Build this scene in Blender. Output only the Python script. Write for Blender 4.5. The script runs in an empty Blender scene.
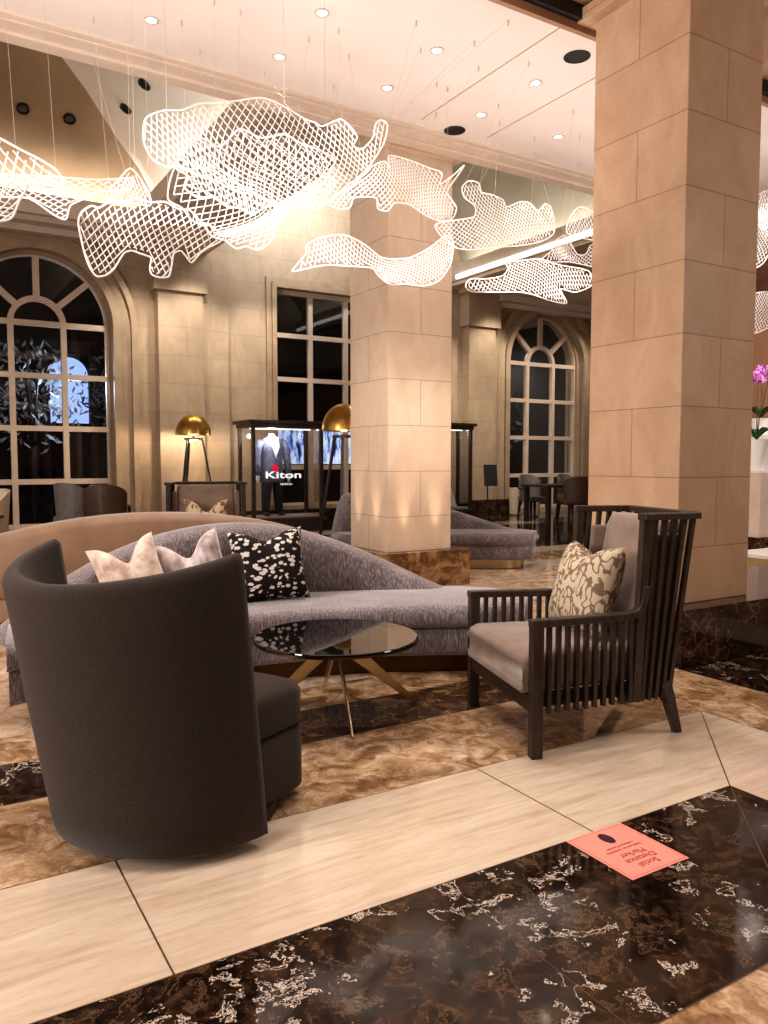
import bpy, bmesh, math, random
from mathutils import Vector, Matrix, noise
from mathutils.geometry import tessellate_polygon
random.seed(7)
PI = math.pi
scn = bpy.context.scene
COL = scn.collection

# ------------------------------------------------------------------ colour and materials
def lin(c):
    return tuple(((v/255)/12.92 if v/255 <= .04045 else ((v/255+.055)/1.055)**2.4) for v in c) + (1.0,)

class NT:
    """small node-tree writer"""
    def __init__(self, name):
        self.m = bpy.data.materials.new(name); self.m.use_nodes = True
        self.t = self.m.node_tree; self.t.nodes.clear()
        self.out = self.t.nodes.new('ShaderNodeOutputMaterial')
    def n(self, typ, **kw):
        o = self.t.nodes.new('ShaderNode'+typ)
        for k, v in kw.items():
            if k in o.inputs.keys() if isinstance(k, str) else False: o.inputs[k].default_value = v
            else: setattr(o, k, v)
        return o
    def l(self, a, b): self.t.links.new(a, b)
    def math(self, op, a, b=None, c=None):
        o = self.t.nodes.new('ShaderNodeMath'); o.operation = op
        for i, v in enumerate((a, b, c)):
            if v is None: continue
            if isinstance(v, (int, float)): o.inputs[i].default_value = v
            else: self.l(v, o.inputs[i])
        return o.outputs[0]
    def coord(self, kind='Object', scale=(1, 1, 1), rot=(0, 0, 0)):
        if kind == 'World': src = self.t.nodes.new('ShaderNodeNewGeometry').outputs['Position']
        else: src = self.t.nodes.new('ShaderNodeTexCoord').outputs[kind]
        mp = self.t.nodes.new('ShaderNodeMapping')
        mp.inputs['Scale'].default_value = scale; mp.inputs['Rotation'].default_value = rot
        self.l(src, mp.inputs[0]); return mp.outputs[0]
    def noise(self, vec, scale, detail=4, rough=.55, dist=0):
        o = self.t.nodes.new('ShaderNodeTexNoise')
        o.inputs['Scale'].default_value = scale; o.inputs['Detail'].default_value = detail
        o.inputs['Roughness'].default_value = rough; o.inputs['Distortion'].default_value = dist
        if vec is not None: self.l(vec, o.inputs['Vector'])
        return o
    def ramp(self, fac, stops):
        o = self.t.nodes.new('ShaderNodeValToRGB'); e = o.color_ramp.elements
        while len(e) < len(stops): e.new(.5)
        for i, (p, c) in enumerate(stops):
            e[i].position = p; e[i].color = c if len(c) == 4 else lin(c)
        self.l(fac, o.inputs[0]); return o.outputs[0]
    def mix(self, fac, a, b, mode='MIX'):
        o = self.t.nodes.new('ShaderNodeMix'); o.data_type = 'RGBA'; o.blend_type = mode
        for s, v in ((o.inputs[0], fac), (o.inputs[6], a), (o.inputs[7], b)):
            if isinstance(v, (int, float)): s.default_value = v
            elif isinstance(v, tuple): s.default_value = v
            else: self.l(v, s)
        return o.outputs[2]
    def bsdf(self, color, rough=.5, metal=0, spec=.5, bump=None, bstr=.2, **kw):
        b = self.t.nodes.new('ShaderNodeBsdfPrincipled')
        if isinstance(color, tuple): b.inputs['Base Color'].default_value = color
        else: self.l(color, b.inputs['Base Color'])
        if isinstance(rough, (int, float)): b.inputs['Roughness'].default_value = rough
        else: self.l(rough, b.inputs['Roughness'])
        b.inputs['Metallic'].default_value = metal
        b.inputs['Specular IOR Level'].default_value = spec
        for k, v in kw.items():
            k = k.replace('_', ' ')
            if isinstance(v, (int, float, tuple)): b.inputs[k].default_value = v
            else: self.l(v, b.inputs[k])
        if bump is not None:
            bp = self.t.nodes.new('ShaderNodeBump'); bp.inputs['Strength'].default_value = bstr; bp.inputs['Distance'].default_value = .02
            self.l(bump, bp.inputs['Height']); self.l(bp.outputs[0], b.inputs['Normal'])
        self.l(b.outputs[0], self.out.inputs[0]); return self.m

def mottled(name, a, b, scale=8, rough=.5, metal=0, spec=.5, stretch=(1, 1, 1), bstr=0, kind='Object', **kw):
    t = NT(name); n = t.noise(t.coord(kind, stretch), scale, 5)
    c = t.ramp(n.outputs[0], [(.3, a), (.7, b)])
    return t.bsdf(c, rough, metal, spec, n.outputs[0] if bstr else None, bstr, **kw)

def emis(name, c, strength):
    t = NT(name); n = t.noise(t.coord(), 3)
    e = t.t.nodes.new('ShaderNodeEmission'); e.inputs[1].default_value = strength
    t.l(t.mix(n.outputs[0], lin(c), lin(tuple(min(255, v*1.03) for v in c))), e.inputs[0])
    t.l(e.outputs[0], t.out.inputs[0]); return t.m

def stone(name, a, b, w, h, z0, u0x, u0y, flip, rough=.45, joint=.48, kx=1):
    """ashlar stone: coursed blocks with thin joints, laid by the face's own direction"""
    t = NT(name)
    g = t.t.nodes.new('ShaderNodeNewGeometry'); s = t.t.nodes.new('ShaderNodeSeparateXYZ'); t.l(g.outputs['Position'], s.inputs[0])
    sn = t.t.nodes.new('ShaderNodeSeparateXYZ'); t.l(g.outputs['True Normal'], sn.inputs[0])
    isx = t.math('GREATER_THAN', t.math('ABSOLUTE', sn.outputs[0]), .7)
    ux = t.math('MULTIPLY', t.math('SUBTRACT', s.outputs[0], u0x), kx); uy = t.math('SUBTRACT', s.outputs[1], u0y)
    if flip: uy = t.math('ADD', uy, w/2)
    u = t.math('ADD', t.math('MULTIPLY', uy, isx), t.math('MULTIPLY', ux, t.math('SUBTRACT', 1.0, isx)))
    v = t.math('SUBTRACT', s.outputs[2], z0)
    cmb = t.t.nodes.new('ShaderNodeCombineXYZ'); t.l(u, cmb.inputs[0]); t.l(v, cmb.inputs[1])
    br = t.t.nodes.new('ShaderNodeTexBrick'); t.l(cmb.outputs[0], br.inputs['Vector'])
    br.inputs['Scale'].default_value = 1; br.inputs['Brick Width'].default_value = w; br.inputs['Row Height'].default_value = h
    br.inputs['Mortar Size'].default_value = .0035; br.inputs['Mortar Smooth'].default_value = .3; br.inputs['Bias'].default_value = 0
    br.inputs['Color1'].default_value = (.36, .36, .36, 1); br.inputs['Color2'].default_value = (.64, .64, .64, 1)
    n = t.noise(t.coord('World', (1, 1, .6), (0, .5, .4)), 3.2, 6, .6, 1.2)
    n2 = t.noise(t.coord('World'), 45, 3)
    f = t.math('ADD', t.math('MULTIPLY', n.outputs[0], .65), t.math('MULTIPLY', br.outputs['Color'], .35))
    c = t.ramp(f, [(.3, a), (.68, b)])
    c = t.mix(t.math('MULTIPLY', n2.outputs[0], .16), c, lin((90, 70, 52)))
    c = t.mix(t.math('MULTIPLY', br.outputs['Fac'], joint), c, lin((62, 40, 28)))
    return t.bsdf(c, rough, 0, .4)

M = {}
M['limestone'] = stone('limestone', (178, 144, 115), (200, 168, 140), .755, .44, .70, 4.05, 3.195, True, kx=1.027)
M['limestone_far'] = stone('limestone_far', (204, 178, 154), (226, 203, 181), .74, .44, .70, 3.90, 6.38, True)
M['wall_stone'] = stone('wall_stone', (160, 138, 114), (184, 161, 135), 1.0, .5, .10, 3.82, 13.95, False, .6, .35)
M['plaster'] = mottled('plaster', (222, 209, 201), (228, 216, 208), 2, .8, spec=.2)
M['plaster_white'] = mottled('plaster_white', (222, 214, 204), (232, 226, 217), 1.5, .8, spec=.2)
M['plaster_tan'] = mottled('plaster_tan', (150, 128, 104), (170, 146, 120), 1.5, .6, spec=.3)  # tan stands in for the dimmer light on the wall-side vault face
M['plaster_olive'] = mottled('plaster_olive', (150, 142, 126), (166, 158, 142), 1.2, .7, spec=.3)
M['cornice'] = mottled('cornice', (206, 187, 172), (214, 197, 182), 3, .7, spec=.2)
M['brown_paint'] = mottled('brown_paint', (150, 116, 88), (166, 130, 100), 3, .6)
M['black'] = mottled('black', (14, 12, 11), (24, 20, 18), 10, .5)
M['frame_paint'] = mottled('frame_paint', (200, 178, 158), (212, 190, 170), 5, .5)
M['surround'] = mottled('surround', (152, 130, 106), (172, 148, 122), 4, .6, kind='World')
M['rose_wall'] = mottled('rose_wall', (176, 130, 104), (190, 144, 116), 1.5, .7)

def dark_marble():
    t = NT('dark_marble'); co = t.coord('World')
    w = t.noise(co, 2.6, 6, .65); wv = t.mix(.22, co, w.outputs['Color'])
    n1 = t.noise(wv, 9.5, 9, .68, .5); n2 = t.noise(co, 16, 7, .7, 1.0); big = t.noise(co, 2.4, 3)
    base = t.ramp(n2.outputs[0], [(.36, (14, 9, 7)), (.5, (34, 22, 15)), (.6, (62, 43, 29)), (.72, (86, 66, 50))])
    v1 = t.math('LESS_THAN', t.math('ABSOLUTE', t.math('SUBTRACT', n1.outputs[0], .56)), .010)
    v2 = t.math('LESS_THAN', t.math('ABSOLUTE', t.math('SUBTRACT', n1.outputs[0], .42)), .014)
    k1 = t.math('MULTIPLY', v1, t.math('GREATER_THAN', big.outputs[0], .49))
    c = t.mix(t.math('MULTIPLY', v2, .5), base, lin((112, 88, 66)))
    c = t.mix(t.math('MULTIPLY', k1, .8), c, lin((222, 206, 190)))
    f = t.math('GREATER_THAN', n1.outputs[0], .735)
    c = t.mix(t.math('MULTIPLY', f, .7), c, lin((216, 198, 180)))
    return t.bsdf(c, .07, 0, .6)
M['dark_marble'] = dark_marble()

def travertine():
    t = NT('travertine')
    n = t.noise(t.coord('World', (1.1, 9, 1)), 2.2, 7, .62, .6)
    n2 = t.noise(t.coord('World', (1, 3, 1)), 14, 5, .7)
    f = t.math('ADD', t.math('MULTIPLY', n.outputs[0], .75), t.math('MULTIPLY', n2.outputs[0], .25))
    c = t.ramp(f, [(.3, (182, 158, 136)), (.5, (204, 183, 162)), (.7, (218, 201, 183))])
    return t.bsdf(c, .1, 0, .5)
M['travertine'] = travertine()

def breccia(name, stops, sc=5):
    t = NT(name); co = t.coord('World')
    w = t.noise(co, 2.5, 5, .6); wv = t.mix(.25, co, w.outputs['Color'])
    n = t.noise(wv, sc, 9, .68, 1.0)
    v = t.t.nodes.new('ShaderNodeTexVoronoi'); v.feature = 'DISTANCE_TO_EDGE'; v.inputs['Scale'].default_value = 13; t.l(wv, v.inputs['Vector'])
    c = t.ramp(n.outputs[0], stops)
    e = t.math('MULTIPLY', t.math('LESS_THAN', v.outputs['Distance'], .03), t.math('GREATER_THAN', n.outputs[0], .5))
    c = t.mix(t.math('MULTIPLY', e, .12), c, lin((232, 204, 172)))
    return t.bsdf(c, .08, 0, .5)
M['brown_marble'] = breccia('brown_marble', [(.3, (88, 62, 42)), (.44, (142, 110, 80)), (.54, (178, 146, 114)), (.66, (214, 188, 160))], 9)
M['plinth_marble'] = breccia('plinth_marble', [(.3, (40, 25, 14)), (.48, (104, 74, 46)), (.62, (160, 124, 86)), (.75, (216, 186, 150))], 4)
M['plinth_dark'] = breccia('plinth_dark', [(.35, (20, 12, 9)), (.52, (48, 30, 21)), (.66, (84, 58, 42)), (.8, (140, 110, 90))], 4)
M['umber_marble'] = breccia('umber_marble', [(.3, (24, 16, 10)), (.46, (58, 40, 26)), (.58, (100, 74, 50)), (.72, (158, 128, 98))], 11)
M['rose_marble'] = breccia('rose_marble', [(.3, (140, 108, 84)), (.44, (184, 154, 128)), (.56, (212, 186, 162)), (.7, (232, 214, 196))], 8)
M['joint'] = mottled('joint', (74, 52, 36), (96, 70, 50), 20, .6)

def velvet(name, a, b, c_, sc=26):
    t = NT(name)
    n = t.noise(t.coord('Object', (1, 1, .12)), sc, 4, .6, .1)
    n2 = t.noise(t.coord('Object'), 5, 3)
    f = t.math('ADD', t.math('MULTIPLY', n.outputs[0], .8), t.math('MULTIPLY', n2.outputs[0], .2))
    c = t.ramp(f, [(.34, a), (.5, b), (.66, c_)])
    return t.bsdf(c, .7, 0, .3, n.outputs[0], .15, Sheen_Weight=.5, Sheen_Roughness=.4)
M['mauve_velvet'] = velvet('mauve_velvet', (76, 66, 68), (117, 105, 107), (166, 156, 156), 150)
M['tan_velvet'] = mottled('tan_velvet', (128, 100, 78), (150, 120, 96), 4, .6, Sheen_Weight=.4)
M['charcoal_cloth'] = mottled('charcoal_cloth', (44, 36, 31), (62, 51, 44), 190, .9, spec=.15, bstr=.1, Sheen_Weight=.12)
M['taupe_cloth'] = mottled('taupe_cloth', (112, 92, 80), (138, 116, 102), 7, .75, spec=.25, Sheen_Weight=.4)
M['dark_wood'] = mottled('dark_wood', (38, 29, 24), (66, 52, 43), 18, .38, stretch=(3, 3, .5))
M['bronze'] = mottled('bronze', (196, 178, 142), (212, 194, 158), 6, .32, metal=1)
M['bronze_dark'] = mottled('bronze_dark', (84, 64, 40), (104, 80, 50), 6, .35, metal=1)
M['brass'] = mottled('brass', (176, 136, 72), (196, 154, 86), 5, .3, metal=1)
M['smoked_glass'] = mottled('smoked_glass', (14, 12, 11), (20, 17, 15), 3, .03, spec=1.0)
M['leather_dark'] = mottled('leather_dark', (40, 32, 28), (54, 44, 38), 12, .4)
M['leather_brown'] = mottled('leather_brown', (74, 56, 42), (92, 70, 52), 12, .45)
M['leather_grey'] = mottled('leather_grey', (112, 104, 98), (134, 124, 116), 12, .45)
M['cream_cloth'] = mottled('cream_cloth', (190, 170, 144), (206, 186, 160), 12, .7)
M['white_ceramic'] = mottled('white_ceramic', (226, 222, 216), (236, 233, 228), 4, .25)
M['grey_stone'] = mottled('grey_stone', (196, 176, 164), (206, 188, 176), 6, .5)
M['steel_wire'] = mottled('steel_wire', (186, 172, 160), (206, 192, 180), 20, .4)
M['coral_paper'] = mottled('coral_paper', (243, 144, 130), (246, 150, 136), 6, .5)
M['coral_ink'] = mottled('coral_ink', (120, 48, 42), (136, 58, 50), 30, .6)
M['plum_ink'] = mottled('plum_ink', (52, 22, 38), (64, 30, 46), 30, .5)
M['leaf'] = mottled('leaf', (26, 62, 34), (58, 104, 60), 10, .4)
M['leaf_night'] = mottled('leaf_night', (60, 66, 62), (170, 176, 180), 4, .5)
M['petal_pink'] = mottled('petal_pink', (204, 106, 196), (232, 150, 224), 14, .6)
M['petal_white'] = mottled('petal_white', (236, 214, 226), (246, 234, 240), 14, .6)
M['stem'] = mottled('stem', (96, 84, 52), (120, 104, 66), 12, .6)
M['suit_cloth'] = mottled('suit_cloth', (84, 88, 110), (132, 136, 158), 26, .8)
M['trouser_cloth'] = mottled('trouser_cloth', (30, 28, 36), (46, 42, 52), 26, .8)
M['shirt'] = mottled('shirt', (232, 232, 238), (244, 244, 248), 10, .7)
M['white_letter'] = emis('white_letter', (250, 246, 238), 1.0)
M['red_dot'] = emis('red_dot', (226, 20, 44), 1.0)
M['net'] = None
def netmat():
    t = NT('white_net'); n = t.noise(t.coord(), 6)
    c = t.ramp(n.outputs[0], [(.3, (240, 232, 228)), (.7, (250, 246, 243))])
    return t.bsdf(c, .5, 0, .4, Emission_Color=lin((255, 240, 230)), Emission_Strength=.16)  # slight emission put in for the strong light on the nets
M['net'] = netmat()
M['lamp_glow'] = emis('lamp_glow', (255, 236, 206), 14)
M['cove_glow'] = emis('cove_glow', (255, 244, 228), 3)
M['cove_line'] = emis('cove_line', (255, 246, 234), 2.6)
M['bulb'] = emis('bulb', (255, 214, 150), 18)
M['night_glow'] = emis('night_glow', (150, 176, 232), 1.6)
M['night'] = mottled('night', (9, 9, 12), (16, 16, 20), .6, .9, spec=.05)

def pane_glass(name, dark, refl):
    t = NT(name)
    lw = t.t.nodes.new('ShaderNodeFresnel'); lw.inputs[0].default_value = 1.5
    g = t.t.nodes.new('ShaderNodeBsdfGlossy'); g.inputs['Roughness'].default_value = .015
    tr = t.t.nodes.new('ShaderNodeBsdfTransparent')
    n = t.noise(t.coord(), 1.2)
    t.l(t.mix(n.outputs[0], (dark, dark, dark, 1), (dark*.96, dark*.97, dark, 1)), tr.inputs[0])
    mx = t.t.nodes.new('ShaderNodeMixShader')
    t.l(t.math('MULTIPLY', lw.outputs[0], refl), mx.inputs[0]); t.l(tr.outputs[0], mx.inputs[1]); t.l(g.outputs[0], mx.inputs[2])
    t.l(mx.outputs[0], t.out.inputs[0]); return t.m
M['pane'] = pane_glass('pane', .75, 1.5)
M['case_glass'] = pane_glass('case_glass', .93, .8)

def spots(name):
    t = NT(name); co = t.coord('Object', (1, 1, 1.5))
    w = t.noise(co, 6, 3); wv = t.mix(.06, co, w.outputs['Color'])
    v = t.t.nodes.new('ShaderNodeTexVoronoi'); v.inputs['Scale'].default_value = 28; t.l(wv, v.inputs['Vector'])
    big = t.noise(co, 8, 2)
    f = t.math('MULTIPLY', t.math('LESS_THAN', v.outputs['Distance'], .43), t.math('GREATER_THAN', big.outputs[0], .41))
    c = t.mix(f, lin((28, 20, 20)), lin((206, 196, 188)))
    return t.bsdf(c, .7, 0, .2)
M['spot_cloth'] = spots('spot_cloth')
def figured(name, ground, fig, sc, th):
    t = NT(name); co = t.coord('Object', (1, 1, .75))
    n = t.noise(co, sc, 1, .5, .35)
    f = t.math('LESS_THAN', t.math('ABSOLUTE', t.math('SUBTRACT', n.outputs[0], .47)), th)
    c = t.mix(t.math('MULTIPLY', f, .9), lin(ground), lin(fig))
    return t.bsdf(c, .7, 0, .25)
M['figured_cloth'] = figured('figured_cloth', (190, 173, 151), (112, 88, 68), 25, .06)
M['figured_far'] = figured('figured_far', (200, 178, 150), (110, 84, 60), 13, .05)
M['blush_cloth'] = mottled('blush_cloth', (168, 134, 116), (232, 212, 198), 16, .6, Sheen_Weight=.5)
M['rose_cloth'] = mottled('rose_cloth', (104, 82, 82), (226, 208, 206), 16, .6, stretch=(1, 1, .5), Sheen_Weight=.5)

# ------------------------------------------------------------------ mesh helpers
class MB:
    def __init__(self): self.v = []; self.f = []; self.fm = []; self.mi = 0
    def add(self, vs, fs):
        b = len(self.v); self.v += [tuple(p) for p in vs]
        for f in fs: self.f.append([b+i for i in f]); self.fm.append(self.mi)
        return self
    def box(self, x0, x1, y0, y1, z0, z1):
        return self.hexa([(x0,y0,z0),(x1,y0,z0),(x1,y1,z0),(x0,y1,z0),(x0,y0,z1),(x1,y0,z1),(x1,y1,z1),(x0,y1,z1)])
    def hexa(self, p):
        return self.add(p, [(3,2,1,0),(4,5,6,7),(0,1,5,4),(1,2,6,5),(2,3,7,6),(3,0,4,7)])
    def bar(self, a, b, w, d, up=(0, 0, 1), w2=None, d2=None):
        """tapered bar from a to b; w along side, d along 'up'"""
        a, b = Vector(a), Vector(b); t = (b-a).normalized(); up = Vector(up)
        s = t.cross(up)
        if s.length < 1e-4: s = t.cross(Vector((0, 1, 0)))
        s.normalize(); u = s.cross(t).normalized()
        w2 = w if w2 is None else w2; d2 = d if d2 is None else d2
        P = []
        for c, ww, dd in ((a, w, d), (b, w2, d2)):
            P += [c-s*ww/2-u*dd/2, c+s*ww/2-u*dd/2, c+s*ww/2+u*dd/2, c-s*ww/2+u*dd/2]
        return self.add(P, [(3,2,1,0),(4,5,6,7),(0,1,5,4),(1,2,6,5),(2,3,7,6),(3,0,4,7)])
    def rings(self, rs, closed=False, cap=True):
        n = len(rs[0]); base = len(self.v); V = [p for r in rs for p in r]; F = []
        m = len(rs)
        for i in range(m if closed else m-1):
            j = (i+1) % m
            for k in range(n):
                l = (k+1) % n
                F.append((i*n+k, i*n+l, j*n+l, j*n+k))
        if cap and not closed:
            F.append(tuple(reversed(range(n)))); F.append(tuple((m-1)*n+k for k in range(n)))
        return self.add(V, F)
    def tube(self, pts, r, n=6, closed=False):
        pts = [Vector(p) for p in pts]; m = len(pts)
        if m < 2: return self
        rs = []; prev = None
        for i, p in enumerate(pts):
            if closed: t = pts[(i+1) % m]-pts[i-1]
            else: t = pts[min(i+1, m-1)]-pts[max(i-1, 0)]
            if t.length < 1e-9: t = Vector((0, 0, 1))
            t.normalize()
            if prev is None:
                a = Vector((0, 0, 1)) if abs(t.z) < .9 else Vector((1, 0, 0))
                u = t.cross(a).normalized()
            else:
                u = prev-t*prev.dot(t)
                if u.length < 1e-6: u = t.cross(Vector((0, 0, 1)))
                u.normalize()
            prev = u; w = t.cross(u)
            rr = r[i] if isinstance(r, (list, tuple)) else r
            rs.append([p+(u*math.cos(2*PI*k/n)+w*math.sin(2*PI*k/n))*rr for k in range(n)])
        return self.rings(rs, closed)
    def hoop(self, prof, n=28):
        rs = [[(r*math.cos(2*PI*k/n), r*math.sin(2*PI*k/n), z) for k in range(n)] for r, z in prof]
        return self.rings(rs, True, False)
    def lathe(self, prof, c=(0, 0, 0), n=32, cap=True):
        c = Vector(c)
        rs = [[c+Vector((r*math.cos(2*PI*k/n), r*math.sin(2*PI*k/n), z)) for k in range(n)] for r, z in prof]
        return self.rings(rs, False, cap)
    def ellipsoid(self, c, rx, ry, rz, n=12, m=8):
        c = Vector(c); rs = []
        for i in range(m+1):
            a = -PI/2+PI*i/m; k = max(math.cos(a), .02)
            rs.append([c+Vector((rx*k*math.cos(2*PI*j/n), ry*k*math.sin(2*PI*j/n), rz*math.sin(a))) for j in range(n)])
        return self.rings(rs)
    def xf(self, M4):
        self.v = [tuple(M4 @ Vector(p)) for p in self.v]; return self
    def obj(self, name, mats, parent=None, smooth=False, bevel=0, seg=2, sub=0):
        me = bpy.data.meshes.new(name); me.from_pydata(self.v, [], self.f)
        mats = mats if isinstance(mats, (list, tuple)) else [mats]
        for m in mats: me.materials.append(m)
        if len(mats) > 1: me.polygons.foreach_set('material_index', self.fm)
        bm = bmesh.new(); bm.from_mesh(me); bmesh.ops.recalc_face_normals(bm, faces=bm.faces); bm.to_mesh(me); bm.free()
        if smooth: me.polygons.foreach_set('use_smooth', [True]*len(me.polygons))
        me.update()
        o = bpy.data.objects.new(name, me); COL.objects.link(o)
        if parent is not None: o.parent = parent
        if bevel:
            b = o.modifiers.new('edge', 'BEVEL'); b.width = bevel; b.segments = seg; b.limit_method = 'ANGLE'; b.angle_limit = .6
            b.harden_normals = False
        if sub:
            s = o.modifiers.new('round', 'SUBSURF'); s.levels = sub; s.render_levels = sub
        return o

def tag(o, label, cat, group=None):
    o['label'] = label; o['category'] = cat
    if group: o['group'] = group
    return o
def thing(name, label, cat, loc=(0, 0, 0), rotz=0, group=None, scale=(1, 1, 1)):
    o = bpy.data.objects.new(name, None); COL.objects.link(o); o.empty_display_size = .1
    o.location = loc; o.rotation_euler = (0, 0, rotz); o.scale = scale
    return tag(o, label, cat, group)
def struct(o): o['kind'] = 'structure'; return o
def sempty(name):
    o = bpy.data.objects.new(name, None); COL.objects.link(o); o.empty_display_size = .1
    return struct(o)
def dup(root, loc, rotz, label, group=None, scale=None):
    r = root.copy(); COL.objects.link(r); r.location = loc; r.rotation_euler = (0, 0, rotz); r['label'] = label
    if group: r['group'] = group
    if scale: r.scale = scale
    for ch in list(root.children):
        c = ch.copy(); COL.objects.link(c); c.parent = r
        for g in list(ch.children):
            d = g.copy(); COL.objects.link(d); d.parent = c
    return r
def text(name, s, size, m, parent, loc, rot, ext=.0004, sx=1, bold=0):
    cu = bpy.data.curves.new(name, 'FONT'); cu.body = s; cu.size = size; cu.align_x = 'CENTER'; cu.align_y = 'CENTER'; cu.extrude = ext
    cu.materials.append(m); o = bpy.data.objects.new(name, cu); COL.objects.link(o); o.parent = parent
    o.location = loc; o.rotation_euler = rot; o.scale = (sx, 1, 1)
    if bold: cu.offset = bold
    bpy.context.view_layer.update()
    me = bpy.data.meshes.new_from_object(o.evaluated_get(bpy.context.evaluated_depsgraph_get()))
    bpy.data.objects.remove(o); me.name = name
    q = bpy.data.objects.new(name, me); COL.objects.link(q); q.parent = parent; q.location = loc; q.rotation_euler = rot; q.scale = (sx, 1, 1)
    return q

# ------------------------------------------------------------------ camera
cam = bpy.data.objects.new('camera', bpy.data.cameras.new('camera')); COL.objects.link(cam)
cam.location = (0, 0, 1.25); cam.rotation_euler = (math.radians(86.2), 0, math.radians(-31.15))
cam.data.sensor_fit = 'AUTO'; cam.data.sensor_width = 36; cam.data.lens = 785*36/1024
cam.data.clip_start = .05; scn.camera = cam

# ------------------------------------------------------------------ floor: one slab laid in bands of marble
fl = MB()
def quad(mi, x0, x1, y0, y1, z=0):
    fl.mi = mi; fl.add([(x0,y0,z),(x1,y0,z),(x1,y1,z),(x0,y1,z)], [(0,1,2,3)])
DK, TR, BR, JO = 0, 1, 2, 3
X0, X1, Y0, Y1 = -8, 22, -6, 20
quad(BR, X0, 1.94, Y0, 1.11)
quad(DK, X0, 2.66, 1.11, 1.83); quad(DK, 1.94, 2.66, Y0, 1.11)
quad(TR, X0, 3.34, 1.83, 2.47); quad(TR, 2.66, 3.34, Y0, 1.83)
quad(BR, X0, 3.90, 2.47, 3.08); quad(BR, 3.34, 3.90, Y0, 2.47)
quad(DK, X0, .9, 3.08, 3.50); quad(4, .9, 2.95, 3.08, 3.50)
quad(BR, X0, 2.95, 3.50, 3.85); quad(BR, 2.95, 3.90, 3.08, 3.85)
quad(DK, 3.90, 4.9, Y0, 3.85); quad(TR, 4.9, 5.5, Y0, 3.85); quad(BR, 5.5, X1, Y0, 3.85)
quad(5, X0, X1, 3.85, 6.9)
quad(TR, X0, X1, 6.9, 7.35)
quad(BR, X0, X1, 7.35, 8.05)
quad(TR, X0, X1, 8.05, 8.5)
quad(DK, X0, X1, 8.5, 10.5)
quad(DK, X0, X1, 10.5, 11.7)
quad(TR, X0, X1, 11.7, 12.4)
quad(DK, X0, X1, 12.4, Y1)
def jline(a, b, w=.005):
    a, b = Vector((*a, .0006)), Vector((*b, .0006)); s = (b-a).normalized().cross(Vector((0, 0, 1)))*w/2
    fl.mi = JO; fl.add([a-s, b-s, b+s, a+s], [(0,1,2,3)])
for x in (-2.36, -.92, .51, 1.93): jline((x, 1.83), (x, 2.47))
jline((2.66, 1.83), (3.34, 2.47)); jline((1.94, 1.11), (2.66, 1.83)); 
for y in (1.83, 2.47, 3.08, 3.5, 1.11): jline((X0, y), (3.34 if y == 2.47 else 2.66 if y == 1.83 else 2.95 if y > 3 else 1.94, y), .004)
jline((1.32, 1.11), (1.32, 1.83), .003); jline((.1, 1.11), (.1, 1.83), .003)
jline((2.66, 1.83), (2.66, Y0), .004); jline((3.34, 2.47), (3.34, Y0), .004)
for x in (-.2, 1.1, 2.4): jline((x, 2.47), (x, 3.08), .003)
struct(fl.obj('floor', [M['dark_marble'], M['travertine'], M['brown_marble'], M['joint'], M['umber_marble'], M['rose_marble']]))

# ------------------------------------------------------------------ back wall with three window openings
WY = 14.2
def arch(cx, hw, z0, zs, n=28, grow=0):
    w = hw+grow
    return [(cx-w, z0)]+[(cx-w*math.cos(PI*i/n), zs+w*math.sin(PI*i/n)) for i in range(n+1)]+[(cx+w, z0)]
W1 = dict(cx=1.92, hw=1.17, z0=.10, zs=3.53)
W2 = dict(cx=13.10, hw=1.17, z0=.10, zs=3.53)
W3 = (6.13, 8.55, .35, 4.55)
holes = [arch(**W1), [(W3[0], W3[2]), (W3[0], W3[3]), (W3[1], W3[3]), (W3[1], W3[2])], arch(**W2)]
outer = [(-8, 0), (22, 0), (22, 7.6), (-8, 7.6)]
loops = [outer]+holes
flat = [p for l in loops for p in l]
tris = tessellate_polygon([[Vector((p[0], p[1], 0)) for p in l] for l in loops])
mb = MB(); mb.add([(x, WY, z) for x, z in flat], tris)
for h in holes:
    n = len(h); mb.add([(x, WY, z) for x, z in h]+[(x, WY+.34, z) for x, z in h], [(i, (i+1) % n, n+(i+1) % n, n+i) for i in range(n)])
struct(mb.obj('wall_back', M['wall_stone']))

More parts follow.
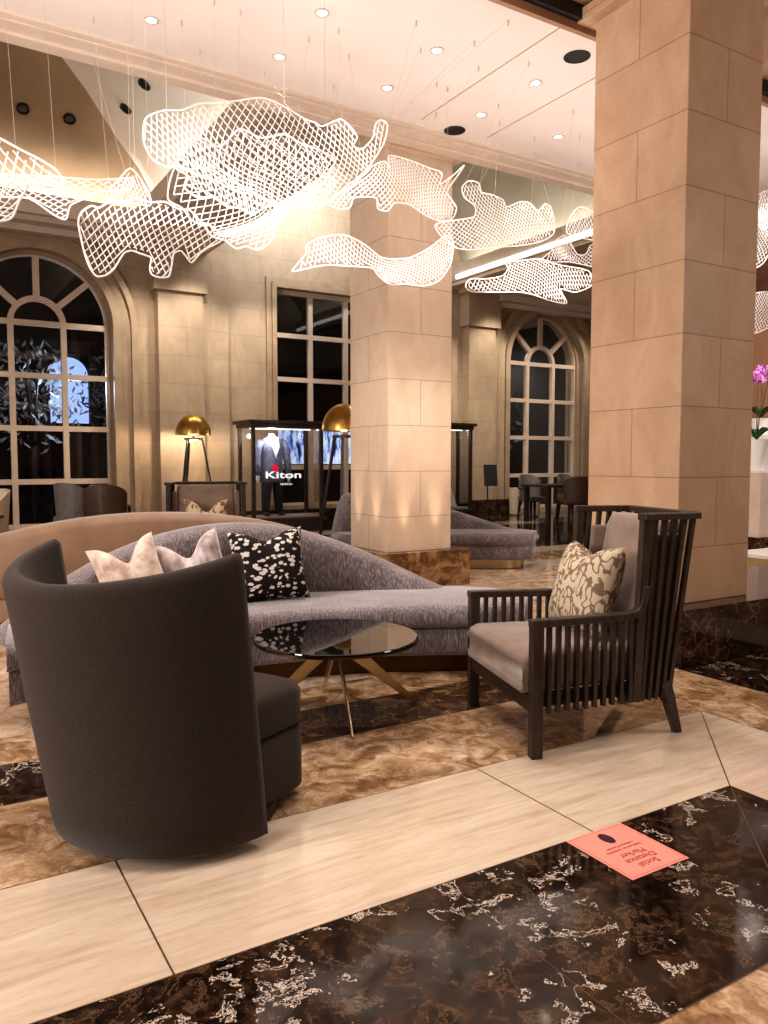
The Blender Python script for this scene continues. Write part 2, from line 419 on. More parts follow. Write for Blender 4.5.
def band(mb, inner, outer, y0, y1):
    n = len(inner); V = [(x, y0, z) for x, z in inner]+[(x, y0, z) for x, z in outer]+[(x, y1, z) for x, z in inner]+[(x, y1, z) for x, z in outer]
    F = []
    for i in range(n-1):
        F += [(i, i+1, n+i+1, n+i), (n+i, n+i+1, 3*n+i+1, 3*n+i), (i, 2*n+i, 2*n+i+1, i+1)]
    return mb.add(V, F)
def arched_window(k, w):
    root = sempty('window_%d' % k); cx, hw, z0, zs = w['cx'], w['hw'], w['z0'], w['zs']; yb = WY+.22
    m = MB(); band(m, arch(cx, hw, z0, zs, grow=0), arch(cx, hw, z0, zs, grow=.13), WY-.10, WY+.02)
    band(m, arch(cx, hw, z0, zs, grow=.13), arch(cx, hw, z0, zs, grow=.30), WY-.05, WY+.02)
    band(m, arch(cx, hw, z0, zs, grow=.30), arch(cx, hw, z0, zs, grow=.40), WY-.13, WY+.02)
    band(m, arch(cx, hw, z0, zs, grow=-.05), arch(cx, hw, z0, zs, grow=.0), WY+.1, WY+.3)
    m.obj('surround', M['surround'], root)
    m = MB(); b = .045
    band(m, arch(cx, hw, z0, zs, grow=-.075), arch(cx, hw, z0, zs, grow=0), yb-.05, yb+.05)
    for x in (cx-.41, cx+.41): m.box(x-b, x+b, yb-.05, yb+.05, z0, zs)
    for z in (.12, .88, 1.78, 2.66, 3.53): m.box(cx-hw, cx+hw, yb-.045, yb+.045, z-b, z+b)
    rin = .41
    ai = [(cx-(rin-b)*math.cos(PI*i/20), zs+(rin-b)*math.sin(PI*i/20)) for i in range(21)]
    ao = [(cx-(rin+b)*math.cos(PI*i/20), zs+(rin+b)*math.sin(PI*i/20)) for i in range(21)]
    band(m, ai, ao, yb-.05, yb+.05)
    for a in (42, 90, 138):
        c, s = math.cos(math.radians(a)), math.sin(math.radians(a))
        m.bar((cx+rin*c, yb, zs+rin*s), (cx+hw*c, yb, zs+hw*s), .1, .09, (0, 1, 0))
    m.obj('frame', M['frame_paint'], root)
    m = MB(); ol = arch(cx, hw-.03, z0, zs); m.add([(x, yb, z) for x, z in ol], [tuple(range(len(ol)))])
    m.obj('glass_pane', M['pane'], root)
    return root
arched_window(1, W1); arched_window(3, W2)
root = sempty('window_2'); x0, x1, z0, z1 = W3; m = MB()
for (g0, g1, yy) in ((0, .09, .10), (.09, .19, .05)):
    for a in ((x0-g1, x0-g0, z0, z1+g1), (x1+g0, x1+g1, z0, z1+g1), (x0-g0, x1+g0, z1+g0, z1+g1)): m.box(a[0], a[1], WY-yy, WY+.02, a[2], a[3])
m.obj('surround', M['surround'], root)
m = MB(); yb = WY+.15; b = .045
for x in (x0+.04, x0+.81, x0+1.61, x1-.04): m.box(x-b, x+b, yb-.05, yb+.05, z0, z1)
for z in (z0, 1.10, 1.97, 2.83, 3.68, z1-.04): m.box(x0, x1, yb-.045, yb+.045, z-b, z+b)
m.obj('frame', M['frame_paint'], root)
MB().add([(x0, yb, z0), (x1, yb, z0), (x1, yb, z1), (x0, yb, z1)], [(0,1,2,3)]).obj('glass_pane', M['pane'], root)

# pilasters, skirting, beams, cornices, vaults
def sbox(name, m, *boxes, bevel=0):
    mb = MB()
    for b in boxes: mb.box(*b)
    return struct(mb.obj(name, m, bevel=bevel))
sbox('trim_1', M['wall_stone'], (3.82, 4.63, 13.95, 14.2, 0, 4.22), (4.63, 5.15, 14.08, 14.2, 0, 4.9), (3.74, 4.70, 13.88, 14.2, 4.22, 4.95))
sbox('trim_2', M['wall_stone'], (10.62, 11.36, 13.95, 14.2, 0, 4.18), (11.36, 11.74, 14.08, 14.2, 0, 4.9), (10.55, 11.45, 13.88, 14.2, 4.18, 4.95))
sbox('baseboard_back', M['plinth_dark'], (10.45, 11.85, 13.8, 13.95, 0, .36), (3.7, 4.75, 13.8, 13.95, 0, .3), (4.75, 10.45, 14.0, 14.2, 0, .28))
struct(MB().box(3.85, 4.7, 6.9, 14.2, 4.92, 5.15).box(3.4, 3.85, 6.2, 14.2, 4.98, 5.12).box(3.36, 3.46, 6.2, 13.5, 5.12, 5.4)
       .box(4.55, 4.75, 6.9, 14.2, 5.1, 5.4).obj('trim_3', M['cornice']))
struct(MB().box(10.6, 22, 6.9, 14.2, 4.92, 5.15).box(10.15, 10.6, 6.9, 14.2, 4.98, 5.12).box(10.1, 10.2, 6.9, 14.2, 5.06, 5.4)
       .box(10.5, 11.5, 13.7, 14.2, 4.9, 5.05).obj('trim_4', M['cornice']))
struct(MB().box(-8, 3.4, 13.62, 14.2, 5.0, 5.12).box(-8, 3.46, 13.5, 13.62, 5.08, 5.4).box(-8, 3.9, 13.9, 14.2, 4.9, 5.0).obj('trim_5', M['cornice']))
struct(MB().box(11.4, 22, 13.75, 14.2, 4.78, 4.92).box(11.4, 22, 13.95, 14.2, 4.68, 4.8).obj('trim_6', M['cornice']))

PROF = [(0, 5.12), (.08, 5.35), (.3, 5.72), (.58, 6.01), (1.08, 6.29), (1.6, 6.65), (2.0, 6.86), (2.6, 7.06), (3.2, 7.2), (4.5, 7.35)]
def vault(name, f, a0, a1, m):
    """cove running straight: f(d, a) gives the point at depth d and run a"""
    mb = MB(); rows = []
    for d, z in PROF:
        aa0, aa1 = a0(d), a1(d); rows.append([f(d, aa0, z), f(d, aa1, z)])
    V = [p for r in rows for p in r]; mb.add(V, [(2*i, 2*i+1, 2*i+3, 2*i+2) for i in range(len(rows)-1)])
    return struct(mb.obj(name, m, smooth=True))
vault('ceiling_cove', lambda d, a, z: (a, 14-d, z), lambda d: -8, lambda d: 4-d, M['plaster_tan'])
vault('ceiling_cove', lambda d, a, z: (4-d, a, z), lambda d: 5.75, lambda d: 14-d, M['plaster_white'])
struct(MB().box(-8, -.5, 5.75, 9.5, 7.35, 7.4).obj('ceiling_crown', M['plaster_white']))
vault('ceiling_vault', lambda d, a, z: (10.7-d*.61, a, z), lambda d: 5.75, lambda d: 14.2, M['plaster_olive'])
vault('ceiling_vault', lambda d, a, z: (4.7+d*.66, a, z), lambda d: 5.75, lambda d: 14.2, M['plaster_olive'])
struct(MB().hexa([(-8, 5.857, 4.15), (12, 6.385, 4.15), (12, 6.42, 4.15), (-8, 5.93, 4.15), (-8, 5.857, 7.5), (12, 6.385, 7.5), (12, 6.42, 7.5), (-8, 5.93, 7.5)]).obj('trim_7', M['plaster']))          # upstand above the near ceiling edge
# flat ceiling tray with a moulded far edge
def ebox(mb, a, b, z0, z1):
    """run of the ceiling edge: a, b are offsets from its slightly skewed line"""
    e = lambda x: 6.068+.0264*x
    return mb.hexa([(-8, e(-8)+a, z0), (12, e(12)+a, z0), (12, e(12)+b, z0), (-8, e(-8)+b, z0), (-8, e(-8)+a, z1), (12, e(12)+a, z1), (12, e(12)+b, z1), (-8, e(-8)+b, z1)])
e = lambda x: 6.068+.0264*x
mb = MB().hexa([(-8, 4.06, 4.152), (12, 4.06, 4.152), (12, e(12), 4.152), (-8, e(-8), 4.152), (-8, 4.06, 4.25), (12, 4.06, 4.25), (12, e(12), 4.25), (-8, e(-8), 4.25)])
for y in (): pass
struct(mb.obj('ceiling', M['plaster']))
struct(ebox(ebox(ebox(MB(), -.30, 0, 4.136, 4.16), -.245, 0, 4.12, 4.137), -.12, .015, 4.093, 4.121).obj('trim_8', M['cornice'], bevel=.006))
struct(MB().box(-8, 22, 4.03, 4.07, 4.14, 4.195).obj('trim_9', M['brown_paint']))
struct(MB().box(-8, 22, 3.985, 4.07, 4.195, 4.29).obj('trim_10', M['black']))
struct(MB().box(-8, 22, -6, 4.0, 4.285, 4.4).obj('ceiling_near', M['brown_paint']))
jl = MB()
for x in (3.85, 4.57, 6.0, -1.3): jl.box(x-.004, x+.004, 4.06, 5.76, 4.1505, 4.153)
struct(jl.obj('trim_11', M['brown_paint']))
struct(MB().box(15, 15.2, -6, 10.4, 0, 7.5).obj('wall_right', M['rose_wall']))
struct(MB().box(15, 15.2, 10.4, 14.2, 0, 7.5).obj('wall_right', M['leather_dark']))  # unseen end of the wall, made dark so the right window reflects dark
struct(MB().box(-8, 22, -6.2, -6, 0, 4.3).obj('wall_front', M['rose_wall']))
# night garden beyond the glass: added dark shell that blocks the world light
struct(MB().box(-8, 24, 21, 21.2, -.2, 12).box(-8, 24, 14.6, 21, 9, 9.2).box(-8.2, -8, 14.6, 21, -.2, 9).box(24, 24.2, 14.6, 21, -.2, 9).obj('night_backdrop', M['night']))

# ------------------------------------------------------------------ columns
def column(x0, x1, y0, y1, px0, px1, py0, py1, pz, m, pm, label, top=4.95, caps=((.1, 4.12, 4.3), (.16, 4.3, 4.4))):
    c = thing('stone_column', label, 'column', ((x0+x1)/2, (y0+y1)/2, 0))
    cx, cy = (x0+x1)/2, (y0+y1)/2
    MB().box(x0-cx, x1-cx, y0-cy, y1-cy, pz, top).obj('shaft', m, c, bevel=.006)
    MB().box(px0-cx, px1-cx, py0-cy, py1-cy, 0, pz).obj('plinth', pm, c, bevel=.008)
    mb = MB()
    for g, a, b in caps: mb.box(x0-g-cx, x1+g-cx, y0-g-cy, y1+g-cy, a, b)
    mb.obj('capital', m, c, bevel=.004)
    return c
column(4.05, 4.765, 3.195, 3.95, 3.92, 8.6, 3.04, 4.05, .35, M['limestone'], M['plinth_dark'], 'massive square limestone column just behind the slatted armchair, cut by the top of the photo', 4.3, ((.09, 4.18, 4.27),))
column(3.90, 4.64, 6.38, 7.12, 3.78, 4.81, 6.28, 7.24, .36, M['limestone_far'], M['plinth_marble'], 'pale square limestone column on a brown marble plinth behind the mauve sofa', 4.92, ((.07, 4.14, 4.92),))

# ------------------------------------------------------------------ mauve curved sofa and its kin
def sofa_meshes(root, mat_seat, mat_back, th0=46, th1=118, peak=82, spanR=28, spanL=33, hb=.44, plinth_mat=None, skew=11, tl=1.5):
    """arc sofa about a centre of curvature; local coordinates have that centre at the origin"""
    def sweep(r0, r1, z0, z1, trim, rnd, n=64, power=8, lip=0):
        mid = (th0+th1)/2; half = (th1-th0)/2-trim; rs = []
        for i in range(n+1):
            s = math.sin(-PI/2+PI*i/n); a0 = mid+s*half
            f = max(1-abs(s)**power, 0)**.5; f = max(f, .62)
            rm = (r0+r1)/2; hw = (r1-r0)/2*f; zz0, zz1 = z0, z1
            k = min(rnd, hw*.9); ring = []
            for (cr, cz, aa) in ((rm-hw+k, zz0+k, 180), (rm+hw-k, zz0+k, 270), (rm+hw-k, zz1-k, 0), (rm-hw+k, zz1-k, 90)):
                for q in range(4):
                    t = math.radians(aa+q*30); ring.append((cr+k*math.cos(t), cz+k*math.sin(t)))
            sk = skew*max(0, s)**3
            rs.append([(r*math.cos(math.radians(a0-sk*(r-2.3))), r*math.sin(math.radians(a0-sk*(r-2.3))), z) for r, z in ring])
        return MB().rings(rs)
    sweep(2.20, 2.99, .285, .42, 0, .05).obj('seat', mat_seat, root, smooth=True)
    sweep(2.245, 2.975, .115, .30, .25, .04).obj('body', mat_seat, root, smooth=True)
    sweep(2.35, 2.88, 0, .13, 3, .01).obj('plinth', plinth_mat or M['bronze_dark'], root)
    rs = []; n = 60; a0, a1 = peak-spanR, peak+spanL
    for i in range(n+1):
        th = a0+(a1-a0)*i/n; d = (th-peak)/(spanR if th < peak else spanL)
        top = .36+(hb+.06)*max(1-d*d, 0)**(1.5 if d < 0 else tl); a = math.radians(th)
        th_ = .13; ri, ro = 2.76, 3.0; ring = []
        zb = .30; k = min(.07, (top-zb)/2.2)
        lean = (top-zb)*.16
        pts = [(ri, zb), (ri+.10, zb), (ro, zb), (ro+lean*.6, top-k)]
        cmid = ((ri+lean)+(ro+lean*.6))/2; hw = ((ro+lean*.6)-(ri+lean))/2
        for q in range(1, 8):
            t = PI*q/8; pts.append((cmid+hw*math.cos(t), top-k+k*math.sin(t)))
        pts.append((ri+lean, top-k))
        rs.append([(r*math.cos(a), r*math.sin(a), z) for r, z in pts])
    MB().rings(rs).obj('backrest', mat_back, root, smooth=True)
sofa = thing('curved_sofa', 'long mauve velvet crescent sofa with cushions, curving behind the round glass table', 'sofa', (1.4, 1.74, 0))
sofa_meshes(sofa, M['mauve_velvet'], M['mauve_velvet'], th0=46, th1=117.3, peak=84, spanR=31, spanL=27, tl=1.0, skew=13)
sofa3 = thing('curved_sofa', 'mauve velvet sofa wrapping round the far side of the pale middle column', 'sofa', (4.2, 5.2, 0), math.radians(-6))
sofa_meshes(sofa3, M['mauve_velvet'], M['mauve_velvet'], 46, 97, peak=92, spanR=46, spanL=4, plinth_mat=M['bronze'], skew=0)
sofa2 = thing('curved_sofa', 'tan velvet curved sofa turned away, seen over the mauve sofa at left', 'sofa', (1.55, 8.75, 0), math.radians(172))
sofa_meshes(sofa2, M['tan_velvet'], M['tan_velvet'], 50, 132, 96, 44, 52, .45, None, 0)

# ------------------------------------------------------------------ cushions
def pillow(name, label, mat, loc, w, h, t, face, lean, chop=.09, roll=0, parent=None):
    """upright square cushion; face = heading of its front, lean = backward tilt"""
    N = 20; V = []; F = []
    for side in (1, -1):
        for j in range(N+1):
            for i in range(N+1):
                u, v = -1+2*i/N, -1+2*j/N
                ex = 1-.10*(1-u*u)*0-.09*(1-v*v); ez = 1-.09*(1-u*u)
                x = w/2*u*ex; z = h/2*v*ez
                z -= chop*math.exp(-(u/.38)**2)*max(0, (v+.2)/1.2)**2
                th = t/2*(max(0, (1-u**4))*max(0, (1-v**4)))**.55
                th *= 1-.35*math.exp(-(u/.3)**2)*max(0, v)
                V.append((x, -side*th, z+h/2))
    n = (N+1)**2
    for s in range(2):
        for j in range(N):
            for i in range(N):
                a = s*n+j*(N+1)+i; q = (a, a+1, a+N+2, a+N+1)
                F.append(q if s == 0 else tuple(reversed(q)))
    mb = MB().add(V, F)
    o = mb.obj(name, mat, None, smooth=True)
    bm = bmesh.new(); bm.from_mesh(o.data); bmesh.ops.remove_doubles(bm, verts=bm.verts, dist=1e-5); bm.to_mesh(o.data); bm.free()
    o.rotation_mode = 'XYZ'; o.location = loc
    o.rotation_euler = (Matrix.Rotation(face+PI/2, 3, 'Z') @ Matrix.Rotation(-lean, 3, 'X') @ Matrix.Rotation(roll, 3, 'Y')).to_euler()
    return tag(o, label, 'cushion', None)
def toC(x, y): return math.atan2(1.74-y, 1.4-x)
pillow('throw_cushion', 'black cushion scattered with pale round spots, rightmost on the mauve sofa', M['spot_cloth'], (1.81, 4.25, .415), .45, .44, .2, toC(1.8, 4.26)-.05, .30, .05, -.06)
pillow('throw_cushion', 'pink and grey streaked velvet cushion between the beige and black spotted cushions', M['rose_cloth'], (1.42, 4.36, .415), .42, .42, .17, toC(1.42, 4.36)-.15, .28, .12, -.24)
pillow('throw_cushion', 'beige mottled velvet cushion, leftmost on the mauve sofa behind the tub chair', M['blush_cloth'], (1.08, 4.32, .415), .38, .42, .17, toC(1.05, 4.32)-.1, .30, .12, -.24)

# ------------------------------------------------------------------ round coffee table
tb = thing('coffee_table', 'low round table with dark reflective glass top on crossed bronze blades', 'table', (1.77, 3.38, 0))
MB().lathe([(.385, .377), (.398, .379), (.402, .384), (.40, .389), (.395, .391), (.01, .391)], n=72).obj('tabletop', M['smoked_glass'], tb, smooth=False)
MB().hoop([(.392, .368), (.4035, .370), (.4035, .380), (.392, .380)], n=72).obj('rim', M['bronze_dark'], tb)
for a in (-107, 73, -8, 172):
    c, s = math.cos(math.radians(a)), math.sin(math.radians(a)); L = .38 if a in (-107, 73) else .43
    MB().bar((.03*c, .03*s, .350), (L*c, L*s, .006), .010, .075, (0, 0, 1), .008, .026).obj('leg', M['bronze'], tb, bevel=.002)
MB().lathe([(.09, .352), (.09, .369)], n=24).obj('mounting_plate', M['bronze_dark'], tb)

# ------------------------------------------------------------------ charcoal tub chair in front
FA = math.radians(29)
tc = thing('tub_chair', 'dark charcoal swivel tub chair seen from behind in the left foreground', 'armchair', (.80, 2.705, 0), FA)
def tub_shell():
    """wrapping back: round at the floor, wider and set further back at the rim, rising to the arm tips"""
    rs = []; n = 56; A = math.radians(98)
    off = Vector((.745-.80, 2.865-2.705, 0)); off = Matrix.Rotation(-FA, 3, 'Z') @ off
    for i in range(n+1):
        ph = A+(2*PI-2*A)*i/n; b = abs(ph-PI)/(PI-A); top = .862+.085*b**1.7
        d = Vector((math.cos(ph), math.sin(ph), 0)); rbo, rto = .43, .492
        th = .088*(1-.2*b**6); k = th/2
        def pt(f, inset, z): return d*(rbo+(rto-rbo)*f**.9-inset)+off*f+Vector((0, 0, z))
        ring = []
        for q in range(0, 6): ring.append(pt(q/6, 0, .045+(top-k-.045)*q/6))
        for q in range(0, 7):
            t = PI*q/6; ring.append(pt(1, k-k*math.cos(t), top-k+k*math.sin(t)))
        for q in range(5, -1, -1): ring.append(pt(q/6, th, .045+(top-k-.045)*q/6))
        rs.append(ring)
    return MB().rings(rs)
sh = tub_shell().obj('shell', M['charcoal_cloth'], tc)
sh.data.polygons.foreach_set('use_smooth', [len(p.vertices) == 4 for p in sh.data.polygons])
def dblock(z0, z1, ext, hw, rb, k):
    """D shaped block: round behind, squared and softened in front"""
    def outline(g):
        P = []
        r = .12
        for (cx, cy, a0) in ((ext-r, hw-r, 0), ):
            pass
        for q in range(7): t = math.radians(-90+15*q); P.append((ext-r-g+ (r)*math.cos(t), -(hw-r-g)+r*math.sin(t)))
        for q in range(7): t = math.radians(15*q); P.append((ext-r-g+r*math.cos(t), (hw-r-g)+r*math.sin(t)))
        for q in range(13): t = math.radians(100+160*q/12); P.append(((rb-g)*math.cos(t), (rb-g)*math.sin(t)*min(1, hw/rb)))
        return P
    rs = []
    for g, z in ((k, z0), (0, z0+k*.6), (0, z1-k), (k*.3, z1-k*.35), (k*1.1, z1)):
        rs.append([(x, y, z) for x, y in outline(g)])
    return MB().rings(rs)
dblock(.27, .425, .385, .295, .345, .03).obj('seat_cushion', M['charcoal_cloth'], tc, smooth=True)
dblock(.045, .268, .375, .305, .40, .012).obj('base', M['charcoal_cloth'], tc, smooth=True)
MB().lathe([(.30, 0), (.33, .008), (.33, .05)], n=40).obj('swivel_foot', M['black'], tc)

# ------------------------------------------------------------------ slatted armchair
def make_armchair(label, loc, rotz, scale=(1, 1, 1)):
    """local x runs back from the front legs, y across, front edge at x = 0"""
    t = thing('slatted_armchair', label, 'armchair', loc, rotz, None, scale)
    hw = lambda d: .37-.13*d
    S = (-1, 1)
    for s in S: MB().box(-.024, .026, s*.37-.024, s*.37+.024, 0, .575).obj('front_leg', M['dark_wood'], t, bevel=.004)
    for s in S:
        MB().bar((.66, s*hw(.66), .26), (.69, s*hw(.69), .17), .05, .05).bar((.69, s*hw(.69), .175), (.775, s*.225, 0), .048, .05, (1, 0, 0), .04, .036).obj('rear_leg', M['dark_wood'], t, bevel=.004)
    # seat rails
    fr = MB().box(-.02, .02, -.36, .36, .19, .262)
    for s in S: fr.bar((0, s*(hw(0)-.035), .235), (.69, s*(hw(.69)-.035), .235), .03, .06)
    fr.bar((.66, -hw(.66), .235), (.66, hw(.66), .235), .04, .06)
    fr.obj('seat_frame', M['dark_wood'], t, bevel=.003)
    LB = lambda d, z: d*(.70+.30*(z-.2)/.8)+.02      # leaning slats: position along the side at height z for top position d
    for s in S:
        # arm rail with a sweep up into the wing post
        pts = [(-.028, s*.372, .572)]+[(x, s*(hw(x)+.004), .572) for x in (.1, .2, .3, .4, .45)]+[(.50, s*(hw(.50)+.004), .580), (.525, s*hw(.525), .602), (.538, s*hw(.538), .645), (.543, s*hw(.543), .70)]
        m = MB(); rs = []
        for i, p in enumerate(pts):
            a = Vector(pts[max(i-1, 0)]); b = Vector(pts[min(i+1, len(pts)-1)]); tt = (b-a).normalized()
            side = Vector((0, 1, 0)); u = tt.cross(side).normalized()*.016
            sd = Vector((0, .026, 0)); p = Vector(p)
            rs.append([p-u-sd, p+u-sd, p+u+sd, p-u+sd])
        m.rings(rs).obj('arm_rail', M['dark_wood'], t, bevel=.004)
        for k in range(10):
            x = .062+k*.046; y = s*hw(x)
            MB().box(x-.008, x+.008, y-.013, y+.013, .185, .562).obj('arm_slat', M['dark_wood'], t)
        # wing: front post, leaning slats, top rail
        MB().bar((.505, s*hw(.505), .185), (.545, s*hw(.545), 1.0), .04, .040, (1, 0, 0)).obj('wing_post', M['dark_wood'], t, bevel=.003)
        for k in range(1, 6):
            d1 = .545+k*.052; d0 = .505+k*.036
            MB().bar((d0, s*hw(d0), .185), (d1, s*hw(d1), 1.0), .026, .017, (1, 0, 0)).obj('wing_slat', M['dark_wood'], t)
        MB().bar((.52, s*(hw(.52)+.002), 1.002), (.828, s*(hw(.83)+.002), 1.002), .055, .03).obj('wing_rail', M['dark_wood'], t, bevel=.004)
    MB().bar((.815, -.25, 1.002), (.815, .25, 1.002), .05, .03).obj('back_rail', M['dark_wood'], t, bevel=.004)
    for k in range(7):
        y = -.195+k*.065; MB().bar((.685, y*1.1, .185), (.81, y, 1.0), .024, .022, (1, 0, 0)).obj('back_slat', M['dark_wood'], t)
    # upholstery
    rs = []
    for x, k, z0, z1 in ((-.035, .0, .285, .385), (-.045, 0, .27, .40), (-.035, 0, .262, .42), (.0, 0, .262, .435), (.2, 0, .262, .44), (.45, 0, .262, .43), (.62, 0, .262, .42)):
        w = hw(max(x, 0))-.035; r = .03; ring = []
        for cy, cz, a in ((-w+r, z0+r, 180), (w-r, z0+r, 270), (w-r, z1-r, 0), (-w+r, z1-r, 90)):
            for q in range(4):
                tt = math.radians(a+30*q); ring.append((x, cy+r*math.cos(tt), cz+r*math.sin(tt)))
        rs.append(ring)
    MB().rings(rs).obj('seat_cushion', M['taupe_cloth'], t, smooth=True)
    rs = []
    for z, sh, e in ((.40, .03, 0), (.43, 0, 0), (.6, 0, 0), (.8, 0, 0), (.93, 0, 0), (.968, .01, .01), (.985, .035, .03)):
        x1 = .675+.12*(z-.4)/.6; x0 = x1-.13; w = .235-sh*.5; r = .035
        x0 += sh*.6; x1 -= sh*.6; ring = []
        for cx, cy, a in ((x0+r, -w+r, 180), (x1-r, -w+r, 270), (x1-r, w-r, 0), (x0+r, w-r, 90)):
            for q in range(4):
                tt = math.radians(a+30*q); ring.append((cx+r*math.cos(tt), cy+r*math.sin(tt), z))
        rs.append(ring)
    MB().rings(rs).obj('back_cushion', M['taupe_cloth'], t, smooth=True)
    for s in S:
        MB().hexa([(.565, s*(hw(.565)-.055), .27), (.68, s*(hw(.68)-.055), .27), (.68, s*(hw(.68)-.02), .27), (.565, s*(hw(.565)-.02), .27),
                   (.59, s*(hw(.59)-.055), .92), (.77, s*(hw(.77)-.055), .92), (.77, s*(hw(.77)-.02), .92), (.59, s*(hw(.59)-.02), .92)]).obj('wing_pad', M['taupe_cloth'], t, bevel=.01)
    return t
AR = math.atan2(-.296, .955)
arm = make_armchair('dark slatted wood armchair with taupe seat and patterned cushion, right of the glass table', (2.32, 2.785, 0), AR)
def armloc(x, y, z): return (2.32+.955*x+.296*y, 2.785-.296*x+.955*y, z)
pillow('throw_cushion', 'cream and brown figured cushion leaning in the near slatted armchair', M['figured_cloth'], armloc(.375, .03, .43), .48, .44, .19, AR+PI, .30, .05, -.03)
far_rot = math.atan2(.95, .3)
arm2 = dup(arm, (2.50, 7.5, 0), far_rot, 'slatted armchair facing us behind the tan sofa, under the left brass lamp', None, (1, 1.28, 1.0))
fx = lambda d: (2.50+.30*d, 7.5+.95*d, .432)
pillow('throw_cushion', 'small tan figured cushion with peaked corners in the far slatted armchair', M['figured_far'], fx(.42), .46, .42, .17, far_rot+PI, .2, .13)

# ------------------------------------------------------------------ coral floor marker
mk = thing('floor_marker', 'coral printed social distancing sheet lying on the dark marble', 'sign', (1.93, 1.69, 0))
MB().box(-.127, .127, -.14, .14, .0008, .002).obj('sheet', M['coral_paper'], mk)
bd = MB(); e0, e1, f0, f1 = .118, .1195, .131, .1325
for b in ((-e1, e1, -f1, -f0), (-e1, e1, f0, f1), (-e1, -e0, -f1, f1), (e0, e1, -f1, f1)): bd.box(b[0], b[1], b[2], b[3], .002, .0023)
bd.obj('border_line', M['coral_ink'], mk)
R180 = (0, 0, PI)
text('lettering', 'Social', .036, M['coral_ink'], mk, (0, -.092, .0023), R180)
text('lettering', 'Distance', .036, M['coral_ink'], mk, (0, -.060, .0023), R180)
text('lettering', 'Marker', .036, M['coral_ink'], mk, (0, -.028, .0023), R180)
text('lettering', 'Thank you for maintaining', .0145, M['coral_ink'], mk, (0, .006, .0023), R180)
text('lettering', 'a distance of six feet', .0145, M['coral_ink'], mk, (0, .025, .0023), R180)
MB().add([(.022*math.cos(2*PI*k/28), .082+.034*math.sin(2*PI*k/28), .0026) for k in range(28)], [tuple(range(28))]).obj('emblem', M['plum_ink'], mk)

